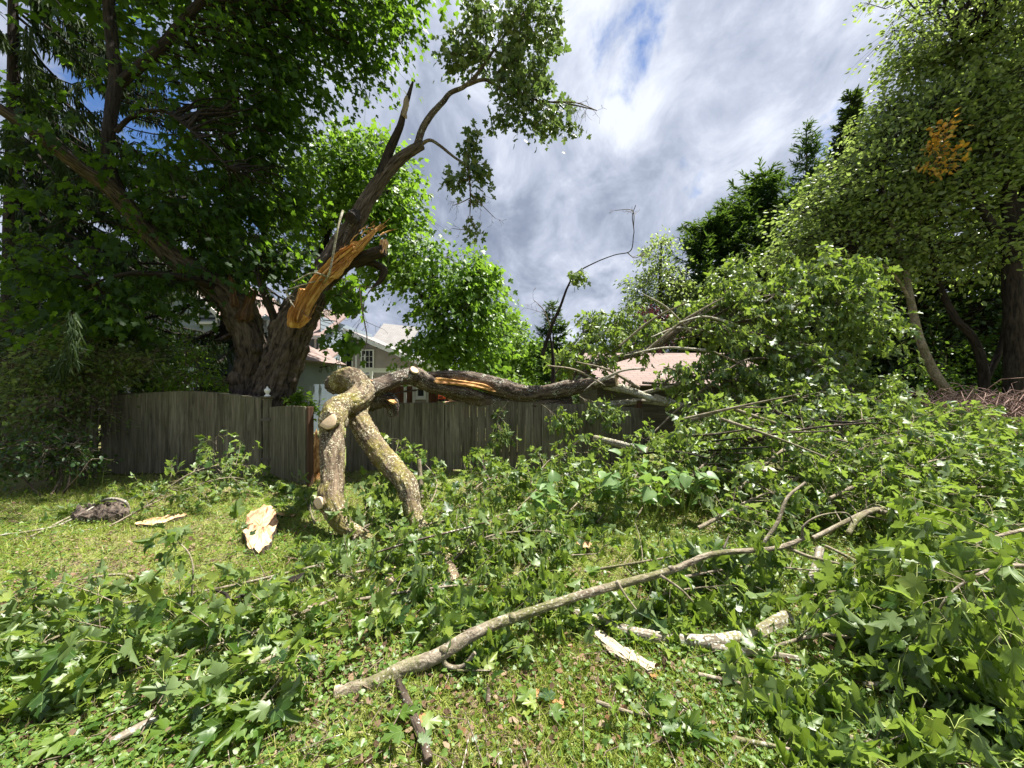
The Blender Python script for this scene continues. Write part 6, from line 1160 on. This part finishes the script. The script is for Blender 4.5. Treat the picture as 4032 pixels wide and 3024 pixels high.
stick('branch', 'pale forked limb arching over the heap on the right', [(3340, 2100, 3.5), (3380, 2040, 3.6), (3440, 2010, 3.7), (3560, 1995, 3.8)], [18, 22, 22, 14], 'bark_grey', extra=[([(3460, 2015, 3.7), (3700, 2050, 3.6), (3900, 2080, 3.5), (4150, 2130, 3.4)], [20, 18, 16, 12]), ([(3560, 1995, 3.8), (3700, 2030, 3.7), (3900, 2080, 3.6)], [10, 8, 5])])
stick('branch', 'pale cut limb propped on the weeds before the right hand fence', [(2340, 1725, 6.2), (2440, 1748, 6.0), (2560, 1775, 5.8)], [26, 26, 20], 'bark_pale', 'branch', 12, True)
stick('stick', 'short lichened stub upright in the right hand heap', [(3230, 2160, 3.1), (3215, 2220, 3.0), (3190, 2290, 2.9)], [28, 28, 24], 'bark_pale')
stick('stick', 'brown snapped stick standing against the weeds right of the leg', [(1895, 1810, 5.6), (1915, 1870, 5.5), (1940, 1950, 5.4)], [10, 14, 16], 'bark_brown')
stick('stick', 'bent thin limb standing right of the trunk leg', [(1650, 1810, 5.4), (1655, 1880, 5.3), (1660, 1960, 5.2)], [16, 20, 18], 'bark_grey')
stick('branch', 'thin brown stem with few twigs crossing the centre leaves', [(1450, 2185, 3.2), (1650, 2125, 3.25), (1850, 2075, 3.4), (1960, 2040, 3.5)], [8, 9, 7, 4], 'bark_brown')
gS = 'dark bare stems in the right hand heap'
for k in range(26):
    a = (rng.uniform(2500, 3100), rng.uniform(1640, 1900)); D = rng.uniform(5.0, 6.4); sl_ = rng.uniform(-.25, .5); l_ = rng.uniform(250, 620)
    stick('branch', 'bare dark stem among the leaves of the right hand heap', [(a[0], a[1] - 60, D), (a[0] + l_ / 2, a[1] - 60 + l_ * sl_ / 2 + rng.uniform(-25, 25), D - .4), (a[0] + l_, a[1] - 60 + l_ * sl_, D - .9)], [14 * rng.uniform(.6, 1.4), 10, 5], rng.choice(['bark_brown', 'bark_grey', 'bark_limb']), 'branch', 7, group=gS)
gT = 'thin stems of the toppled crown'
for k in range(22):
    a = (rng.uniform(2300, 3300), rng.uniform(1250, 1560)); D = rng.uniform(6.6, 7.6); up = rng.uniform(-1.0, .9); l_ = rng.uniform(120, 330) * rng.choice([-1, 1])
    stick('branch', 'thin bare stem crossing the toppled crown right of the fence', [(a[0], a[1], D), (a[0] + l_ / 2, a[1] + l_ * up / 2 - 20, D - .1), (a[0] + l_, a[1] + l_ * up, D - .3)], [13 * rng.uniform(.5, 1.2), 9, 5], rng.choice(['bark_brown', 'bark_grey', 'bark_pale']), 'branch', 7, group=gT)
def slab(name, label, pts, th, mat, up=.02, tilt=(0, 0), cat='wood slab', bark=True):
    P = np.array([G(*p) for p in pts]); c = P.mean(0); q = thing(name, c, label, cat); n = len(P)
    o = P.copy(); o[:, 2] = gh(o[:, 0], o[:, 1]) + up + (o[:, 0] - c[0]) * tilt[0] + (o[:, 1] - c[1]) * tilt[1]
    # subdivided outline, torn wavy top
    k = 6; ring = []; 
    for i in range(n):
        for s in range(k): t = s / k; ring.append(o[i] * (1 - t) + o[(i + 1) % n] * t + rng.standard_normal(3) * [.006, .006, .003])
    ring = np.array(ring); m_ = len(ring); cc = ring.mean(0); Ls = [1, .75, .5, .25]; rows = [cc + (ring - cc) * f + np.array([0, 0, th]) + np.stack([np.zeros(m_), np.zeros(m_), th * .25 * np.sin(((ring - cc) @ np.cross([0, 0, 1], nrm(P[1] - P[0]))) * f * 70 + 2 * np.sin(((ring - cc) @ nrm(P[1] - P[0])) * f * 9))], -1) for f in Ls]
    g = Geo(); V_ = np.vstack(rows + [(cc + [0, 0, th])[None]]); F4 = []; a = np.arange(m_)
    for r in range(3): F4.append(np.stack([r * m_ + a, r * m_ + (a + 1) % m_, (r + 1) * m_ + (a + 1) % m_, (r + 1) * m_ + a], -1))
    ax = P[np.argmax(P[:, 0])] - P[np.argmin(P[:, 0])] if name != 'x' else 0; d = nrm(P[1] - P[0]); bk = np.stack([(V_ - cc) @ np.cross([0, 0, 1], d), V_[:, 2], (V_ - cc) @ d], -1)
    g.add(V_, np.vstack(F4), bk); g.f.append(np.stack([3 * m_ + a, 3 * m_ + (a + 1) % m_, np.full(m_, 4 * m_)], -1)); g.build('torn_face', MT[mat], q, False)
    g = Geo(); lo = ring - [0, 0, th * .3]; tp = rows[0] - [0, 0, .002]; g.add(np.vstack([tp, lo]), np.stack([a, (a + 1) % m_, m_ + (a + 1) % m_, m_ + a], -1)); g.build('bark_edge' if bark else 'side_face', MT['bark_brown' if bark else mat], q, False); return q
slab('wood_slab', 'big pale chunk of split heartwood lying in the grass left of the trunk', [(975, 2080), (1040, 2040), (1085, 2060), (1092, 2100), (1060, 2160), (1030, 2185), (975, 2170), (962, 2120)], .09, 'slab', .02, (0, .12))
slab('wood_slab', 'flat tan splinter plank in the grass near the bark slab', [(530, 2072), (580, 2046), (700, 2038), (740, 2040), (660, 2062), (600, 2076)], .03, 'slab', .015)
slab('wood_slab', 'thin pale strip of wood by the small sawn stub', [(1070, 2032), (1165, 2036), (1160, 2046), (1080, 2044)], .02, 'slab', .02)
for lb_, p_, r0_, r1_, sd_ in (('long grey split plank in the grass right of centre', [(2296, 2455), (2380, 2530), (2485, 2625)], .022, .045, 91), ('short splintered plank end beside the long grey plank', [(2450, 2560), (2510, 2610), (2590, 2665)], .030, .045, 93)):
    P_ = [G(*q_, .035) for q_ in p_]; q = thing('wood_slab', P_[0], lb_, 'wood slab'); splinter(P_, r0_, r1_, 18, .4, sd_, .40, .16).build('split_wood', MT['plank'], q, False)
slab('wood_slab', 'brown torn slab resting against the gate foot', [(1210, 1900), (1245, 1850), (1270, 1870), (1262, 1910), (1225, 1930)], .12, 'torn', .03, (0, .8))
slab('wood_slab', 'brown wood chunk under the right hand limb', [(2240, 2140), (2290, 2142), (2335, 2165), (2320, 2178), (2260, 2165)], .04, 'slab', .03)
bs_ = slab('bark_slab', 'dark furrowed slab of bark lying in the left lawn', [(280, 2055), (300, 2020), (380, 2005), (470, 2000), (510, 2025), (480, 2050), (400, 2062), (320, 2068)], .09, 'bark_trunk', .0, cat='bark slab')
for k, (px, py) in enumerate(((2210, 2800), (1650, 2880), (2560, 2650), (3680, 2660), (2100, 2760), (160, 2790))):
    b0 = G(px, py, .02); q = thing('dry_leaf', b0, ['rust brown dry leaf on the clover at the bottom, right of centre', 'rust brown dry leaf touching the dark brown foreground stick', 'rust brown dry leaf beside the splintered plank end', 'rust brown dry leaf near the lower right corner leaves', 'rust brown dry leaf on bare grass under the foreground limb', 'rust brown dry leaf in the lower left grass'][k], 'dry leaf', 'rust brown dry leaves on the grass'); g = Geo(); leaves(g, T_MID, b0[None] + [[0, 0, .01]], rdir(1, .1), rdir(1) * .3 + [0, 0, 1], .075); g.build('blade', MT['leaf_rust'], q)

# ================================================================ WORKER WITH CHAINSAW, MOSTLY HIDDEN BEHIND THE TRUNK
pw = V(1800, 1512, 8.3); wx, wy = pw[0], pw[1]
pr = thing('person', (wx, wy, 0), 'person in grey t-shirt bending behind the fence, bare arm holding the orange chainsaw', 'person')
def skin(name, joints, edges, radii, mat, parent, sub=2):
    me = bpy.data.meshes.new(name); me.from_pydata([tuple(float(c) for c in j) for j in joints], edges, []); o = bpy.data.objects.new(name, me); COL.objects.link(o)
    sm = o.modifiers.new('skin', 'SKIN'); ss = o.modifiers.new('subsurf', 'SUBSURF'); ss.levels = ss.render_levels = sub
    for v_, r0 in zip(me.skin_vertices[0].data, radii): v_.radius = (r0, r0) if not isinstance(r0, tuple) else r0
    me.skin_vertices[0].data[0].use_root = True
    dg = bpy.context.evaluated_depsgraph_get(); m2 = bpy.data.meshes.new_from_object(o.evaluated_get(dg)); bpy.data.objects.remove(o)
    m2.materials.clear(); m2.materials.append(mat); o = bpy.data.objects.new(name, m2); COL.objects.link(o); o.parent = parent; o.matrix_parent_inverse = Matrix.Translation(-parent.location)
    for p_ in m2.polygons: p_.use_smooth = True
    return o
W_ = lambda x, y, z: (wx + x, wy + y, z)
hand = W_(-.245, -.04, 1.39); elb = W_(-.03, -.10, 1.27); shR = W_(.02, .08, 1.42)
J = [W_(.10, .20, .95), W_(.08, .15, 1.15), W_(.04, .12, 1.36), W_(.0, .02, 1.50), W_(-.02, -.04, 1.58), W_(-.02, -.07, 1.68), shR, elb, hand, W_(-.10, .22, 1.40), W_(-.20, .20, 1.22), W_(-.33, .04, 1.25), W_(.0, .22, .50), W_(-.02, .2, .09), W_(-.04, .08, .04), W_(.22, .22, .50), W_(.24, .24, .09), W_(.22, .12, .04)]
E = [(0, 1), (1, 2), (2, 3), (3, 4), (4, 5), (2, 6), (6, 7), (7, 8), (2, 9), (9, 10), (10, 11), (0, 12), (12, 13), (13, 14), (0, 15), (15, 16), (16, 17)]
skin('body', J, E, [(.15, .11), (.14, .10), (.16, .11), .058, .092, .085, .055, .043, .030, .055, .042, .03, .075, .045, .04, .075, .045, .04], MT['skin'], pr)
skin('t_shirt', [J[0], J[1], J[2], W_(.0, .05, 1.46), W_(-.0, .03, 1.37), W_(-.14, .215, 1.32)], [(0, 1), (1, 2), (2, 3), (2, 4), (2, 5)], [(.165, .125), (.155, .115), (.175, .125), .075, .075, .072], MT['shirt'], pr)
skin('trousers', [J[0], J[12], J[13], J[15], J[16]], [(0, 1), (1, 2), (0, 3), (3, 4)], [(.165, .13), .09, .06, .09, .06], MT['denim'], pr)
g = Geo(); hc = np.array(J[5]); ph = np.linspace(0, math.pi * .55, 7); 
lathe(g, hc + [0, .012, .01], [(.098 * math.sin(a) + .001, .105 * math.cos(a)) for a in ph][::-1], 18); g.build('hair', MT['hair'], pr)
g = Geo()
for s_ in (-1, 1): burl_ = np.array([hc + [s_ * .033, -.085, -.01]]); box(g, burl_[0], (.024, .012, .012), 0, .5, .004); 
g.build('eyes', MT['hair'], pr); g = Geo(); tube(g, np.array([hc + [0, -.086, .0], hc + [0, -.108, -.03], hc + [0, -.09, -.036]]), [.009, .015, .010], 8); box(g, hc + [0, -.084, -.062], (.045, .012, .010), 0, .5, .003)
for s_ in (-1, 1): tube(g, np.array([hc + [s_ * .086, 0, .02], hc + [s_ * .096, .008, 0], hc + [s_ * .088, 0, -.03]]), [.012, .016, .008], 8)
g.build('face_features', MT['skin'], pr)
def glove(h, dirv, parent):
    g = Geo(); h = np.array(h); d = nrm(np.array(dirv, float)); u = nrm(np.cross(d, [0, .2, 1])); w2 = np.cross(u, d)
    tube(g, np.array([h - d * .05, h, h + d * .035, h + d * .05]), [.032, .042, .042, .02], 12)
    for k in range(4):
        b = h + d * .045 + u * (k - 1.5) * .022; l_ = (.075, .085, .08, .062)[k]; tube(g, np.array([b, b + d * l_ * .45 - w2 * .008, b + d * l_ * .55 - w2 * .035, b + d * l_ * .25 - w2 * .05]), [.012, .011, .010, .008], 8)
    b = h + u * .035; tube(g, np.array([b, b + u * .025 + d * .02 - w2 * .01, b + u * .02 + d * .05 - w2 * .03]), [.014, .012, .009], 8); g.build('glove', MT['glove'], parent)
glove(hand, (-.8, 0, .3), pr); glove(J[11], (-.8, -.2, .2), pr)
cs_ = V(1742, 1560, 8.15); cw = thing('chainsaw', cs_ - [0, 0, .1], 'orange chainsaw with black guard held up above the fence', 'chainsaw')
g = Geo(); c = cs_
prism(g, np.array([c + [-.085, -.06, -.06], c + [.07, -.06, -.07], c + [.085, -.06, 0], c + [.07, -.06, .06], c + [0, -.06, .075], c + [-.08, -.06, .04]]), np.array([0, .22, 0])); box(g, c + [-.01, -.08, -.01], (.12, .05, .09), 0, .5, .02); g.build('housing', MT['orange'], cw, False)
g = Geo(); box(g, c + [0, .03, -.09], (.14, .2, .05), 0, .5, .012); box(g, c + [-.01, .0, .10], (.10, .14, .05), 0, .5, .012); tube(g, catmull([c + [-.1, .12, -.07], c + [-.12, .12, .08], c + [0, .12, .15], c + [.11, .12, .09], c + [.11, .12, -.06]], 24), .013, 8); tube(g, catmull([c + [.07, -.08, .05], c + [.11, -.14, .03], c + [.11, -.15, -.05], c + [.06, -.08, -.08]], 16), .014, 8); g.build('handles', MT['black'], cw)
g = Geo(); box(g, c + [-.015, -.075, .095], (.075, .01, .042), 0, .5, .004); g.build('label_plate', MT['white'], cw, False)
g = Geo(); [box(g, c + [-.01, -.108, -.04 + .02 * k], (.08, .006, .007)) for k in range(4)]; g.build('vents', MT['black'], cw, False)
g = Geo(); 
o = [(0, .14, -.03), (0, .45, -.035), (0, .50, -.02), (0, .515, 0), (0, .50, .02), (0, .45, .035), (0, .14, .03)]; prism(g, np.array([c + np.array(q) for q in o]) + [-.06, 0, 0], np.array([.006, 0, 0])); g.build('guide_bar', MT['metal'], cw, False)
